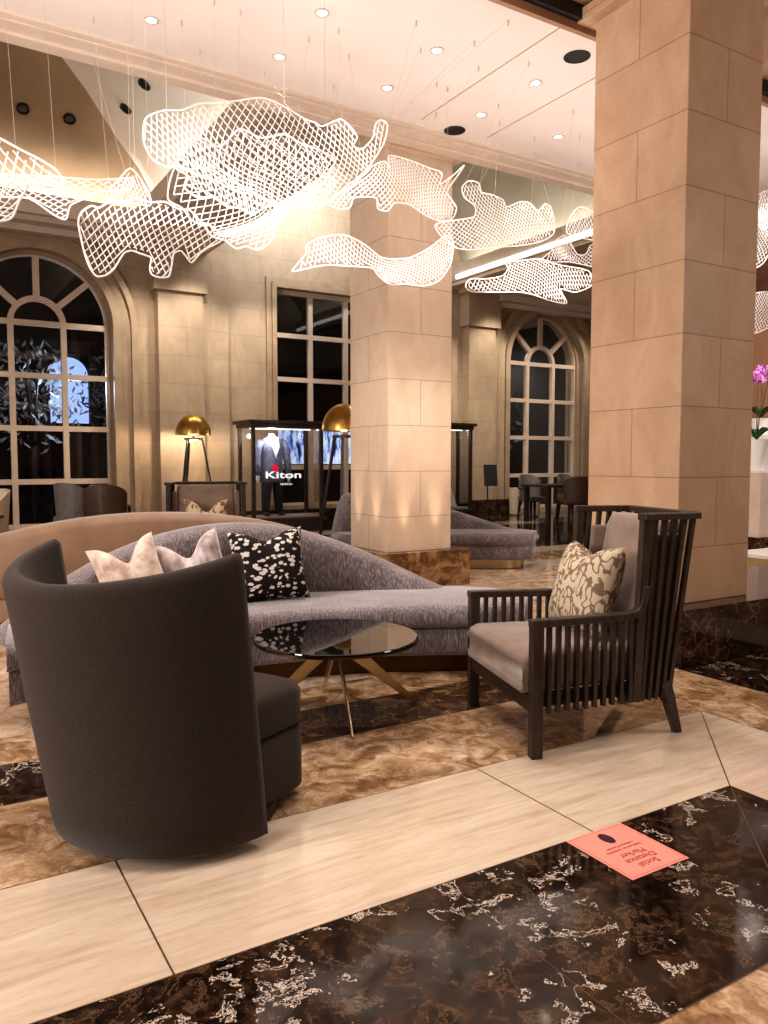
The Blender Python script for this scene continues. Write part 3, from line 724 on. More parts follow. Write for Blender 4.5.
# ------------------------------------------------------------------ hanging net sculptures
NETS = {
    'N1': (4.30, [(0.178, 2.763), (0.346, 2.817), (0.432, 2.797), (0.519, 2.763), (0.608, 2.732), (0.677, 2.697), (0.708, 2.654), (0.698, 2.628), (0.642, 2.608), (0.582, 2.617), (0.551, 2.63), (0.545, 2.586), (0.512, 2.523), (0.474, 2.431), (0.42, 2.403), (0.29, 2.365), (0.125, 2.39)]),
    'N2': (5.50, [(0.49, 2.995), (0.688, 3.031), (0.894, 3.056), (1.141, 3.088), (1.368, 3.142), (1.334, 3.057), (1.14, 3.011), (1.044, 2.956), (0.951, 2.896), (0.924, 2.81), (0.858, 2.824), (0.713, 2.9), (0.542, 2.884)]),
    'N3': (4.60, [(0.829, 2.531), (0.846, 2.598), (0.899, 2.644), (0.941, 2.64), (1.006, 2.688), (1.07, 2.688), (1.142, 2.722), (1.226, 2.714), (1.311, 2.728), (1.386, 2.701), (1.457, 2.701), (1.516, 2.647), (1.576, 2.633), (1.655, 2.575), (1.611, 2.533), (1.562, 2.503), (1.513, 2.462), (1.464, 2.404), (1.429, 2.439), (1.399, 2.464), (1.358, 2.441), (1.345, 2.372), (1.327, 2.307), (1.274, 2.295), (1.229, 2.306), (1.218, 2.344), (1.225, 2.401), (1.164, 2.416), (1.119, 2.426), (1.075, 2.409), (1.041, 2.355), (1.008, 2.302), (0.969, 2.27), (0.921, 2.259), (0.885, 2.303), (0.856, 2.385)]),
    'N4': (5.00, [(1.354, 3.337), (1.454, 3.407), (1.562, 3.437), (1.659, 3.502), (1.758, 3.531), (1.872, 3.569), (1.996, 3.617), (2.088, 3.644), (2.18, 3.64), (2.282, 3.617), (2.4, 3.578), (2.476, 3.567), (2.53, 3.552), (2.608, 3.596), (2.671, 3.623), (2.742, 3.584), (2.79, 3.532), (2.766, 3.465), (2.839, 3.459), (2.913, 3.551), (2.922, 3.636), (2.963, 3.679), (3.022, 3.657), (2.997, 3.519), (2.897, 3.345), (2.806, 3.252), (2.709, 3.173), (2.582, 3.069), (2.472, 2.989), (2.351, 2.99), (2.239, 2.952), (2.116, 2.964), (2.024, 3.001), (1.892, 3.01), (1.784, 3.055), (1.652, 3.068), (1.556, 3.1), (1.448, 3.08), (1.362, 3.111), (1.327, 3.212)]),
    'N4b': (5.40, [(1.632, 3.226), (1.728, 3.224), (1.82, 3.261), (1.985, 3.21), (2.148, 3.169), (2.285, 3.123), (2.419, 3.116), (2.442, 3.049), (2.346, 2.941), (2.322, 2.859), (2.266, 2.795), (2.197, 2.757), (2.113, 2.774), (2.038, 2.749), (1.958, 2.793), (1.864, 2.807), (1.814, 2.868), (1.723, 2.895), (1.662, 2.965), (1.573, 3.004), (1.589, 3.125)]),
    'N4c': (5.30, [(1.134, 2.922), (1.211, 3.041), (1.288, 3.13), (1.351, 3.079), (1.413, 2.981), (1.412, 2.911), (1.271, 2.913)]),
    'N4d': (4.25, [(1.329, 2.897), (1.435, 2.981), (1.53, 2.958), (1.636, 3.076), (1.766, 3.059), (1.907, 3.111), (2.001, 3.085), (2.143, 3.068), (2.249, 3.032), (2.195, 2.952), (2.235, 2.878), (2.115, 2.8), (2.025, 2.807), (1.935, 2.713), (1.811, 2.698), (1.701, 2.631), (1.63, 2.652), (1.549, 2.65), (1.47, 2.69), (1.402, 2.668), (1.326, 2.708), (1.349, 2.775), (1.284, 2.805)]),
    'N5': (5.65, [(2.917, 3.259), (2.962, 3.328), (3.116, 3.44), (3.301, 3.631), (3.425, 3.694), (3.463, 3.645), (3.463, 3.749), (3.669, 3.749), (3.871, 3.721), (3.996, 3.703), (3.975, 3.608), (4.08, 3.677), (4.219, 3.803), (4.133, 3.678), (4.049, 3.553), (4.146, 3.443), (4.104, 3.343), (3.977, 3.298), (3.821, 3.324), (3.67, 3.382), (3.521, 3.374), (3.454, 3.298), (3.358, 3.299), (3.339, 3.384), (3.143, 3.351), (3.097, 3.265), (3.006, 3.242)]),
    'N6': (5.20, [(2.371, 2.589), (2.49, 2.724), (2.498, 2.781), (2.602, 2.845), (2.807, 2.896), (2.977, 2.854), (3.108, 2.783), (3.214, 2.782), (3.378, 2.811), (3.566, 2.913), (3.719, 3.027), (3.798, 3.007), (3.779, 2.832), (3.663, 2.677), (3.519, 2.614), (3.333, 2.608), (3.197, 2.585), (3.09, 2.647), (3.037, 2.693), (2.849, 2.684), (2.642, 2.665), (2.441, 2.605)]),
    'N7': (5.50, [(3.821, 3.203), (3.974, 3.259), (4.227, 3.332), (4.237, 3.426), (4.13, 3.475), (4.108, 3.554), (4.182, 3.617), (4.279, 3.617), (4.312, 3.548), (4.422, 3.549), (4.545, 3.528), (4.591, 3.475), (4.74, 3.543), (4.857, 3.553), (4.953, 3.498), (5.036, 3.574), (5.11, 3.55), (5.149, 3.431), (5.138, 3.322), (4.982, 3.228), (4.745, 3.159), (4.46, 3.103), (4.187, 3.049), (4.028, 3.052), (3.955, 3.1), (3.872, 3.137)]),
    'N8': (5.05, [(3.808, 2.618), (3.856, 2.678), (3.996, 2.695), (4.171, 2.739), (4.232, 2.81), (4.2, 2.854), (4.338, 2.88), (4.576, 2.927), (4.803, 2.906), (5.133, 2.896), (5.185, 2.782), (4.982, 2.699), (4.807, 2.706), (4.879, 2.595), (4.672, 2.599), (4.526, 2.625), (4.363, 2.632), (4.151, 2.609), (3.867, 2.578)]),
    'N9': (5.90, [(5.347, 3.18), (5.502, 3.316), (5.553, 3.42), (5.686, 3.478), (5.84, 3.323), (5.965, 3.339), (6.047, 3.44), (6.311, 3.304), (6.167, 3.225), (5.746, 3.231)]),
    'N9b': (5.50, [(5.3, 3.363), (5.372, 3.538), (5.473, 3.618), (5.603, 3.612), (5.765, 3.507), (5.743, 3.353), (5.479, 3.334)]),
    'N10': (4.80, [(6.942, 3.688), (7.329, 3.895), (7.671, 3.758), (7.437, 3.429), (7.269, 3.193), (7.081, 3.112), (6.974, 3.364)]),
    'N10b': (5.10, [(7.407, 2.891), (7.757, 3.01), (8.205, 2.974), (8.216, 2.783), (7.778, 2.618), (7.457, 2.55)]),
}
def inside(p, poly):
    x, y = p; c = False; n = len(poly)
    for i in range(n):
        (x1, y1), (x2, y2) = poly[i], poly[i-1]
        if (y1 > y) != (y2 > y) and x < (x2-x1)*(y-y1)/(y2-y1)+x1: c = not c
    return c
def smooth_poly(P, it=4):
    Q = []; n = len(P)
    for i in range(n):
        p0, p1, p2, p3 = P[i-1], P[i], P[(i+1) % n], P[(i+2) % n]
        for k in range(it):
            t = k/it
            Q.append(tuple(p1[j]*(2*t**3-3*t**2+1)+p2[j]*(-2*t**3+3*t**2)+.38*(p2[j]-p0[j])*(t**3-2*t**2+t)+.38*(p3[j]-p1[j])*(t**3-t**2) for j in (0, 1)))
    return Q
def make_net(key, label, cell=(.074, .115), ang=0, warp=.05, depth=.16, seed=1, r=.0037):
    y0, poly = NETS[key]; rnd = random.Random(seed)
    cx = sum(p[0] for p in poly)/len(poly); cz = sum(p[1] for p in poly)/len(poly)
    P = smooth_poly([(x-cx, z-cz) for x, z in poly]); cell = (cell[0]*.56, cell[1]*.56)
    W = [(rnd.uniform(2.5, 6), rnd.uniform(2.5, 6), rnd.uniform(0, 6.3), rnd.uniform(.5, 1)) for _ in range(6)]
    def warpf(x, z):
        dx = sum(a*math.sin(k1*x+k2*z*1.3+ph) for k1, k2, ph, a in W[:3])*warp
        dz = sum(a*math.sin(k1*z*1.2-k2*x+ph) for k1, k2, ph, a in W[3:])*warp
        return x+dx, z+dz
    def D(x, z):
        return depth*(math.sin(4.2*x+1.1*seed)+.7*math.sin(6.5*z+2.3*x+seed)+.4*math.sin(9*x-4*z+2*seed))/1.6
    ca, sa = math.cos(ang), math.sin(ang)
    ux, uz = cx/y0, (cz-1.25)/y0
    def pos(x, z): q = D(x, z); return (x+ux*q, q, z+uz*q)
    root = thing('hanging_net_sculpture', label, 'sculpture', (cx, y0, cz), 0, 'white net sculptures under the ceiling')
    mb = MB(); ex = max(max(abs(x), abs(z)) for x, z in P)*1.9+.3
    nl = int(ex/min(cell))+2; st = .02
    for fam in (1, -1):
        for k in range(-nl, nl+1):
            run = []; m = int(2*ex/st)
            for i in range(m+1):
                tt = -ex+2*ex*i/m
                a = tt; b = fam*tt*cell[1]/cell[0]+k*cell[1]
                if abs(b) > ex*1.3: q = None
                else:
                    q = warpf(a*ca-b*sa, a*sa+b*ca)
                    if not inside(q, P): q = None
                if q is not None: run.append(pos(*q))
                if (q is None or i == m) and run:
                    if len(run) > 1: mb.tube(run, r, 4)
                    run = []
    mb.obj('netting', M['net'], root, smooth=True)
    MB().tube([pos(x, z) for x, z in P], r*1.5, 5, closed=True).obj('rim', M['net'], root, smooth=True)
    return root, cx, cz, y0, [(lambda q: (q[0]+cx, y0+q[1], q[2]+cz))(pos(x, z)) for x, z in P]
nets = []
def N(*a, **k): nets.append(make_net(*a, **k))
N('N1', 'white net drape cut by the left edge of the photo, over the left arched window', ang=.35, seed=3, depth=.12)
N('N2', 'flat white net stretched level beyond the leftmost drape, over the left arched window', cell=(.10, .07), seed=5, depth=.25, ang=.1, warp=.03)
N('N3', 'lowest white net at left with scalloped skirt, above the left stone pilaster', ang=-.25, seed=2, depth=.10, warp=.025)
N('N4', 'largest white net, topmost of the bunch, billowing close to the ceiling edge', seed=7, depth=.22, ang=.4, warp=.07, cell=(.08, .10))
N('N4b', 'folded white net tucked under the largest net, above the tall black display case', seed=11, depth=.16, ang=-.4, warp=.06)
N('N4c', 'small crumpled white net peak left of the largest billowing net', seed=13, depth=.1, cell=(.05, .07))
N('N4d', 'dense white net layered just inside the underside of the largest net', seed=17, depth=.14, ang=.9, warp=.07, cell=(.075, .1))
N('N5', 'white net with pointed tips hanging across the top of the pale middle column', seed=19, depth=.12, ang=.2, warp=.05, cell=(.07, .09))
N('N6', 'long white net sweeping low in front of the pale middle column', seed=23, depth=.14, ang=.5, warp=.06, cell=(.06, .08))
N('N7', 'white net with rounded humps just right of the pale middle column top', seed=29, depth=.14, ang=.3, warp=.06, cell=(.075, .09))
N('N8', 'white net reaching low above the right arched window', seed=31, depth=.14, ang=.3, warp=.05, cell=(.07, .09))
N('N9', 'dipping white net between the humped net and the net over the right arched window', seed=37, depth=.14, ang=.2, cell=(.08, .1))
N('N9b', 'small upright white net scrap touching the left edge of the near column', seed=41, depth=.1, cell=(.08, .1))
N('N10', 'white net showing past the right edge of the near column, high up', seed=43, depth=.14, cell=(.08, .1))
N('N10b', 'white net showing past the right edge of the near column, above the orchids', seed=47, depth=.14, cell=(.08, .1))
CAPS = [(1.06, 5.19), (1.09, 5.53), (1.53, 4.94), (1.74, 5.23), (1.8, 4.65), (1.63, 4.63), (2.28, 4.7), (2.4, 4.52), (2.61, 4.77), (2.22, 5.28), (2.72, 5.2), (2.77, 4.2), (2.97, 4.45), (3.33, 4.78), (3.44, 4.8), (3.61, 5.19), (3.22, 4.2), (3.45, 4.45), (3.93, 4.82), (4.13, 5.05), (3.25, 3.9), (3.7, 4.22), (4.49, 4.6), (4.88, 4.92), (5.31, 5.35), (4.81, 5.4), (4.58, 5.14), (3.91, 4.44), (.45, 4.3), (.62, 4.25), (5.6, 5.4), (7.2, 4.8), (7.5, 4.8), (7.8, 5.1)]
for (x, y) in [(a*1.075, b*1.075) for a, b in CAPS]:
    best = min(((abs(px-x)*1.0+abs(py-y)*.8-pz*.5, nt, (px, py, pz)) for nt in nets for (px, py, pz) in nt[4]), key=lambda q: q[0])
    root, p = best[1][0], best[2]; o = root.location
    m = MB().tube([(x-o.x, y-o.y, 4.152-o.z), (p[0]-o.x, p[1]-o.y, p[2]-o.z)], .0011, 5)
    m.tube([(x-o.x, y-o.y, 4.152-o.z), (x-o.x, y-o.y, 4.115-o.z)], .006, 8)
    m.obj('suspension_wire', M['steel_wire'], root)
for nt in nets:                                            # nets no cap reached still hang from two wires
    root = nt[0]
    if not any(c.name.startswith('suspension_wire') for c in root.children):
        o = root.location; tops = sorted(nt[4], key=lambda q: -q[2])
        for p in (tops[0], max(tops[:12], key=lambda q: abs(q[0]-tops[0][0]))):
            MB().tube([(p[0]-o.x, p[1]-o.y, 4.152-o.z), (p[0]-o.x, p[1]-o.y, p[2]-o.z)], .0011, 5).obj('suspension_wire', M['steel_wire'], root)

# ------------------------------------------------------------------ downlights and ceiling speakers
ORD = ['first', 'second', 'third', 'fourth', 'fifth']
def downlight(x, y, label):
    d = thing('downlight', label, 'downlight', (x, y, 4.152), 0, 'lit downlights in the flat ceiling')
    MB().hoop([(.034, -.006), (.05, -.006), (.05, .0), (.034, .0)], n=24).obj('trim_ring', M['steel_wire'], d)
    MB().lathe([(.034, -.003), (.034, -.001)], n=24).obj('lens', M['lamp_glow'], d)
    L = bpy.data.lights.new('downlight_beam', 'SPOT'); L.energy = 36; L.spot_size = math.radians(95); L.spot_blend = .8; L.color = (1, .92, .82); L.shadow_soft_size = .04
    lo = bpy.data.objects.new('downlight_beam', L); COL.objects.link(lo); lo.location = (x, y, 4.13)
for i, x in enumerate((1.473, 2.387, 3.30, 4.225, 5.10)): downlight(x, 5.41, '%s glowing downlight from the left in the row of five nearest the moulded ceiling edge' % ORD[i])
for i, x in enumerate((2.40, 3.31, 4.236)): downlight(x, 4.75, '%s glowing downlight from the left of the three at the top edge of the photo' % ORD[i])
for (x, y, l) in ((4.225, 5.785, 'black round ceiling opening by the moulded edge above the pale middle column'), (4.225, 4.30, 'black round ceiling opening beside the top of the near column')):
    s = thing('ceiling_speaker', l, 'ceiling fitting', (x, y, 4.152))
    MB().lathe([(.01, -.004), (.085, -.004), (.092, 0)], n=28).obj('grille', M['black'], s)
    MB().hoop([(.086, -.005), (.095, -.005), (.095, 0), (.086, 0)], n=28).obj('ring', M['black'], s)
def can(loc, nrm, label):
    d = thing('recessed_spotlight', label, 'spotlight', loc, 0, 'dark recessed spots in the left vault')
    d.rotation_euler = Vector(nrm).to_track_quat('Z', 'Y').to_euler()
    MB().hoop([(.055, -.03), (.068, .012), (.088, .012), (.088, -.03)], n=28).obj('trim_ring', M['black'], d)
    MB().lathe([(.01, -.01), (.062, -.01)], n=20).obj('lens', M['leather_grey'] if nrm[1] else M['black'], d)
can((1.60, 12.80, 6.34), (0, -.5, -.87), 'left one of two dark recessed spots in the brown vault face')
can((2.24, 12.81, 6.34), (0, -.5, -.87), 'right one of two dark recessed spots in the brown vault face')
can((2.86, 11.96, 6.31), (-.5, 0, -.87), 'lower of two dark spots in the white vault face above the nets')
can((2.89, 11.03, 6.29), (-.5, 0, -.87), 'upper of two dark spots in the white vault face above the nets')

# ------------------------------------------------------------------ brass dome lamps
lamp = thing('floor_lamp', 'brass dome lamp on dark tripod legs before the left stone pilaster', 'lamp', (4.16, 13.15, 0), .2, None, (1.1, 1.1, 1.08))
prof = [(.27*math.cos(a), 1.55+.33*math.sin(a)) for a in [PI/2*i/14 for i in range(14)]]+[(.01, 1.88)]
inn = [(p[0]*.96, 1.55+(p[1]-1.55)*.96) for p in reversed(prof)]
MB().lathe(prof+inn+[prof[0]], n=40, cap=False).obj('shade', M['brass'], lamp, smooth=True)
MB().ellipsoid((0, 0, 1.62), .07, .07, .08).obj('bulb', M['bulb'], lamp, smooth=True)
for a in (100, 215, 330):
    c, s = math.cos(math.radians(a)), math.sin(math.radians(a))
    MB().bar((.13*c, .13*s, 1.50), (.40*c, .40*s, 0), .032, .03, (0, 0, 1), .026, .026).obj('leg', M['dark_wood'], lamp)
MB().lathe([(.145, 1.47), (.145, 1.5)], n=24).tube([(0, 0, 1.48), (0, 0, 1.6)], .018, 8).obj('collar', M['dark_wood'], lamp)
lamp2 = dup(lamp, (4.70, 8.75, 0), math.radians(20), 'brass dome lamp half hidden behind the left side of the pale middle column', None, (1.04, 1.04, 1.04))

# ------------------------------------------------------------------ vitrine with suit
def vitrine(label, x0, x1, y0, y1, top=1.88):
    v = thing('display_case', label, 'display case', ((x0+x1)/2, (y0+y1)/2, 0)); hx, hy = (x1-x0)/2, (y1-y0)/2
    MB().box(-hx, hx, -hy, hy, 0, .16).box(-hx-.04, hx+.04, -hy-.04, hy+.04, .16, .22).obj('base', M['dark_wood'], v, bevel=.005)
    MB().box(-hx-.07, hx+.07, -hy-.07, hy+.07, top, top+.06).box(-hx-.02, hx+.02, -hy-.02, hy+.02, top-.07, top).obj('top', M['dark_wood'], v, bevel=.005)
    for sx in (-1, 1):
        for sy in (-1, 1): MB().box(sx*(hx-.03)-.03, sx*(hx-.03)+.03, sy*(hy-.03)-.03, sy*(hy-.03)+.03, .22, top-.07).obj('post', M['dark_wood'], v)
    m = MB()
    for sy in (-1, 1): m.add([(-hx+.05, sy*(hy-.03), .22), (hx-.05, sy*(hy-.03), .22), (hx-.05, sy*(hy-.03), top-.07), (-hx+.05, sy*(hy-.03), top-.07)], [(0,1,2,3)])
    for sx in (-1, 1): m.add([(sx*(hx-.03), -hy+.05, .22), (sx*(hx-.03), hy-.05, .22), (sx*(hx-.03), hy-.05, top-.07), (sx*(hx-.03), -hy+.05, top-.07)], [(0,1,2,3)])
    m.obj('glass', M['case_glass'], v)
    MB().box(-hx+.05, hx-.05, -hy+.05, hy-.05, .22, .25).obj('display_floor', M['grey_stone'], v)
    MB().box(-hx+.1, hx-.1, -.03, .03, top-.085, top-.072).obj('light_strip', M['cove_line'], v)
    return v
case = vitrine('tall black framed glass case holding a suit, by the middle window', 5.08, 6.45, 12.8, 13.5)
text('lettering', 'Kiton', .17, M['white_letter'], case, (-.10, -.345, .98), (PI/2, 0, 0), .003, 1.85, .002)
text('lettering', 'NAPOLI', .05, M['white_letter'], case, (-.05, -.345, .82), (PI/2, 0, 0), .002, 1.3)
MB().ellipsoid((-.255, -.348, 1.105), .058, .006, .058, 16, 10).obj('red_dot', M['red_dot'], case)
case2 = vitrine('black framed glass case half hidden behind the right side of the middle column', 9.05, 10.15, 13.2, 13.7, 1.95)
case3 = None
# suit on a headless form
sx, sy = 5.58, 13.12
suit = thing('suit_mannequin', 'headless form in grey blue jacket, white shirt and dark trousers inside the case', 'mannequin', (sx, sy, .25))
def esec(cx, cy, z, rx, ry, n=20): return [(cx+rx*math.cos(2*PI*k/n), cy+ry*math.sin(2*PI*k/n), z) for k in range(n)]
MB().rings([esec(0, 0, z, rx, ry) for z, rx, ry in ((.60, .225, .15), (.70, .225, .15), (.85, .20, .135), (1.0, .20, .135), (1.15, .225, .14), (1.28, .235, .13), (1.36, .20, .11), (1.41, .10, .08), (1.43, .065, .065))]).obj('jacket', M['suit_cloth'], suit, smooth=True)
MB().add([(-.055, -.12, 1.40), (.065, -.12, 1.40), (.09, -.150, 1.24), (.01, -.160, 1.02), (-.06, -.150, 1.24)], [(0,1,2,3,4)]).rings([esec(0, 0, z, r, r) for z, r in ((1.40, .065), (1.47, .055))]).obj('shirt', M['shirt'], suit)
for s in (-1, 1):
    MB().tube([(s*.20, 0, 1.33), (s*.275, .0, 1.18), (s*.295, -.01, .95), (s*.30, -.05, .72)], [.075, .075, .065, .055], 12).obj('sleeve', M['suit_cloth'], suit, smooth=True)
    MB().tube([(s*.30, -.05, .73), (s*.30, -.06, .68), (s*.295, -.075, .60)], [.042, .04, .02], 10).obj('hand', M['shirt'], suit, smooth=True)
    MB().tube([(s*.10, 0, .66), (s*.115, 0, .4), (s*.13, 0, .06)], [.105, .09, .07], 14).obj('trouser_leg', M['trouser_cloth'], suit, smooth=True)
    MB().ellipsoid((s*.14, -.07, .035), .05, .13, .035).obj('shoe', M['leather_dark'], suit, smooth=True)
cone = MB().lathe([(.20, .0), (.17, .06), (.10, .28), (.04, .46), (.01, .52)], (0, 0, 0), 24).obj('white_cone', M['white_ceramic'], None, smooth=True)
cone.location = (9.72, 13.45, .25); tag(cone, 'white cone shaped piece standing inside the case beside the middle column', 'ornament')

# ------------------------------------------------------------------ sign stand and planters
sg = thing('sign_stand', 'slim black sign stand with tilted board on the dark floor, right of the middle column', 'sign', (8.2, 10.3, 0))
MB().tube([(.02, -.02, .01), (.03, 0, .3), (.06, .02, .6), (.05, .02, .85)], .013, 8).obj('pole', M['black'], sg, smooth=True)
MB().lathe([(.13, 0), (.13, .012), (.02, .02)], n=24).obj('foot', M['black'], sg)
MB().hexa([(-.09,-.10,.82),(.11,-.18,.82),(.11,-.16,.82),(-.09,-.08,.82),(-.05,-.02,1.17),(.15,-.10,1.17),(.15,-.08,1.17),(-.05,0,1.17)]).obj('board', M['black'], sg)
for (x, y, h, l) in ((11.82, 13.15, .55, 'white cylinder vase on the floor before the right arched window'), (11.72, 13.65, .62, 'slim pale cylinder vase against the right stone pilaster')):
    o = MB().lathe([(.10, 0), (.13, .03), (.15, h), (.13, h), (.11, .05), (.01, .05)], (0, 0, 0), 24).obj('cylinder_vase', M['cream_cloth'], None, smooth=False); o.location = (x, y, 0); tag(o, l, 'vase', 'pale floor vases')

# ------------------------------------------------------------------ dining chairs and table far behind
def dining_chair(label, loc, rotz, mat, group=None):
    t = thing('dining_chair', label, 'chair', loc, rotz, group)
    rs = []
    for i in range(17):
        a = math.radians(105+150*i/16); c, s = math.cos(a), math.sin(a); top = .93-.12*abs(i-8)/8*((abs(i-8)/8)**2)
        rs.append([(.27*c, .27*s, .42), (.31*c, .29*s, top), (.28*c, .26*s, top+.01), (.235*c, .235*s, .42)])
    MB().rings(rs).obj('backrest', mat, t)
    MB().box(-.22, .27, -.24, .24, .38, .48).obj('seat', mat, t, bevel=.03)
    for x in (-.19, .22):
        for y in (-.2, .2): MB().bar((x*.95, y*.95, .39), (x*1.1, y*1.1, 0), .045, .045, (1, 0, 0), .028, .028).obj('leg', M['dark_wood'], t)
    for s in (-1, 1): MB().bar((.2, s*.27, .62), (-.12, s*.28, .66), .035, .03).bar((.2, s*.27, .63), (.22, s*.24, .40), .03, .03).obj('armrest', M['dark_wood'], t)
    return t
dc = dining_chair('grey leather backed dining chair before the left arched window, half hidden by the brown one', (1.98, 11.5, 0), math.radians(35), M['leather_grey'], 'dining chairs by the windows')
dining_chair('brown leather dining chair, the right one before the left arched window', (2.18, 10.6, 0), math.radians(70), M['leather_brown'], 'dining chairs by the windows')
d3 = dup(dc, (11.25, 12.55, 0), math.radians(-95), 'pale backed dining chair at the far side of the dark table, left one', 'dining chairs by the windows')
d4 = dup(dc, (12.35, 12.55, 0), math.radians(-85), 'pale backed dining chair at the far side of the dark table, right one', 'dining chairs by the windows')
dining_chair('dark leather dining chair at the near side of the dark table, back to us', (11.05, 11.15, 0), math.radians(75), M['leather_brown'], 'dining chairs by the windows')
dining_chair('cream upholstered dining chair cut by the left edge of the photo', (.62, 9.3, 0), math.radians(200), M['cream_cloth'], 'dining chairs by the windows')
dt = thing('dining_table', 'dark dining table before the right arched window', 'table', (11.5, 11.85, 0))
MB().box(-.85, 1.25, -.4, .4, .71, .755).obj('table_top', M['dark_wood'], dt, bevel=.01)
for x in (-.75, 1.15):
    for y in (-.32, .32): MB().box(x-.04, x+.04, y-.04, y+.04, 0, .71).obj('leg', M['dark_wood'], dt)

# ------------------------------------------------------------------ orchid corner right of the near column
def orchid(label, loc, pot, h, petal, n=14, seed=1, leafn=7, px=0):
    r = random.Random(seed); t = thing('potted_orchid', label, 'plant', loc)
    MB().lathe(pot, n=28).obj('pot', M['white_ceramic'], t, smooth=False)
    pt = pot[len(pot)//2][1]
    lv = MB()
    for i in range(leafn):
        a = 2*PI*i/leafn+r.uniform(-.3, .3); c, s = math.cos(a), math.sin(a); L = r.uniform(.26, .38); rs = []
        for k in range(8):
            f = k/7; w = .035*math.sin(PI*min(f*.95+.06, 1))+.002; z = pt+.16*math.sin(f*2.2)-.10*f*f; x, y = L*f*c, L*f*s
            rs.append([(x-s*w, y+c*w, z+.008), (x, y, z), (x+s*w, y-c*w, z+.008), (x, y, z-.003)])
        lv.rings(rs)
    lv.obj('leaves', M['leaf'], t, smooth=True)
    for q in range(2):
        dx = px+(-.05 if q else .06); pts = [(0, 0, pt), (dx*.6, .01, pt+h*.5), (dx, .0, pt+h*.85), (dx+.12*(1 if not q else -1), -.03, pt+h*(1 if not q else .86))]
        MB().tube(pts, .006, 6).obj('stem', M['stem'], t, smooth=True)
        b = Vector(pts[-1]); a0 = Vector(pts[-2]); fb = MB()
        for i in range(n):
            p = a0.lerp(b, r.random())+Vector((r.uniform(-.07, .07), r.uniform(-.07, .07), r.uniform(-.06, .06)))
            nx = Vector((r.uniform(-.6, .2), -1, r.uniform(-.3, .3))).normalized(); u = nx.cross(Vector((0, 0, 1))).normalized(); w = u.cross(nx)
            for k in range(5):
                t0 = 2*PI*k/5; d = u*math.cos(t0)+w*math.sin(t0); e = u*math.cos(t0+PI/2)+w*math.sin(t0+PI/2)
                fb.add([p, p+d*.022+e*.016-nx*.0, p+d*.042+nx*-.008, p+d*.022-e*.016], [(0,1,2,3)])
        fb.obj('blossom', petal, t)
    return t
pd = thing('pedestal', 'pale square pedestal with dark stone base beside the near column', 'pedestal', (7.62, 5.05, 0))
MB().box(-.17, .17, -.17, .17, .45, 1.12).obj('shaft', M['grey_stone'], pd, bevel=.004)
MB().box(-.19, .19, -.19, .19, 0, .45).obj('base', M['plinth_dark'], pd, bevel=.004)
orchid('pink orchid in a tall white pot standing on the pale pedestal', (7.62, 5.05, 1.12), [(.09, 0), (.105, .02), (.125, .34), (.11, .34), (.09, .28), (.01, .28)], .78, M['petal_pink'], 16, 3, 8, .05)
pd2 = thing('pedestal', 'tall white pedestal behind the orchid pedestal, at the right edge', 'pedestal', (8.35, 5.5, 0))
MB().box(-.16, .16, -.16, .16, 0, 1.48).box(-.18, .18, -.18, .18, 1.48, 1.52).obj('shaft', M['white_ceramic'], pd2, bevel=.004)
orchid('dark leaved orchid in a white pot on the tall white pedestal', (8.35, 5.5, 1.52), [(.10, 0), (.12, .02), (.14, .2), (.12, .2), (.10, .15), (.01, .15)], .6, M['petal_pink'], 10, 9, 9, .1)
pd3 = thing('pedestal', 'low dark pedestal carrying pink flowers at the right edge', 'pedestal', (8.12, 4.95, 0))
MB().box(-.17, .17, -.17, .17, 0, .55).obj('shaft', M['plinth_dark'], pd3, bevel=.004)
orchid('pale pink flowers with bright leaves in a low white pot at the right edge', (8.12, 4.95, .55), [(.09, 0), (.11, .02), (.12, .14), (.11, .14), (.09, .1), (.01, .1)], .42, M['petal_white'], 14, 5, 8, -.06)
lt = thing('side_table', 'low table with white top and bronze box base, past the near column plinth', 'table', (7.25, 4.62, 0))
MB().box(-.34, .4, -.2, .2, .31, .35).obj('table_top', M['white_ceramic'], lt, bevel=.006)
MB().box(-.26, .3, -.14, .14, 0, .31).obj('base', M['bronze'], lt)

# ------------------------------------------------------------------ night garden: trees and lit wall seen through the panes
def tree(label, x, y, h, r, seed, nl=420):
    rd = random.Random(seed); t = thing('garden_tree', label, 'tree', (x, y, 0), 0, 'garden trees outside the windows')
    m = MB().tube([(0, 0, 0), (.05, .02, h*.4), (-.04, 0, h*.8)], [.1, .08, .04], 8)
    for i in range(7):
        a = rd.uniform(0, 6.3); m.tube([(0, 0, h*rd.uniform(.4, .7)), (r*.7*math.cos(a), r*.7*math.sin(a), h*rd.uniform(.6, .95))], [.04, .012], 6)
    m.obj('trunk', M['dark_wood'], t, smooth=True)
    lv = MB()
    for i in range(nl):
        a, b, q = rd.uniform(0, 6.3), rd.uniform(-1, 1), rd.random()**.4
        p = Vector((r*q*math.cos(a)*math.sqrt(1-b*b), r*q*math.sin(a)*math.sqrt(1-b*b), h*.68+r*1.1*q*b))
        d = Vector((rd.uniform(-1, 1), rd.uniform(-1, 1), rd.uniform(-1, 1))).normalized(); e = d.orthogonal().normalized(); s = rd.uniform(.06, .12)
        lv.add([p-d*s, p+e*s*.4, p+d*s, p-e*s*.4], [(0,1,2,3)])
    lv.obj('foliage', M['leaf_night'], t)
tree('leafy garden tree outside the left arched window, middle panes', 2.0, 16.2, 3.6, 1.0, 1)
tree('leafy garden tree outside the left arched window, right panes', 4.0, 17.6, 3.9, .9, 2)
tree('garden tree outside the right arched window', 13.4, 16.2, 3.4, .9, 3, 260)
gl = thing('lit_archway', 'pale blue lit garden archway seen through the left arched window', 'archway', (3.25, 19.5, 0))
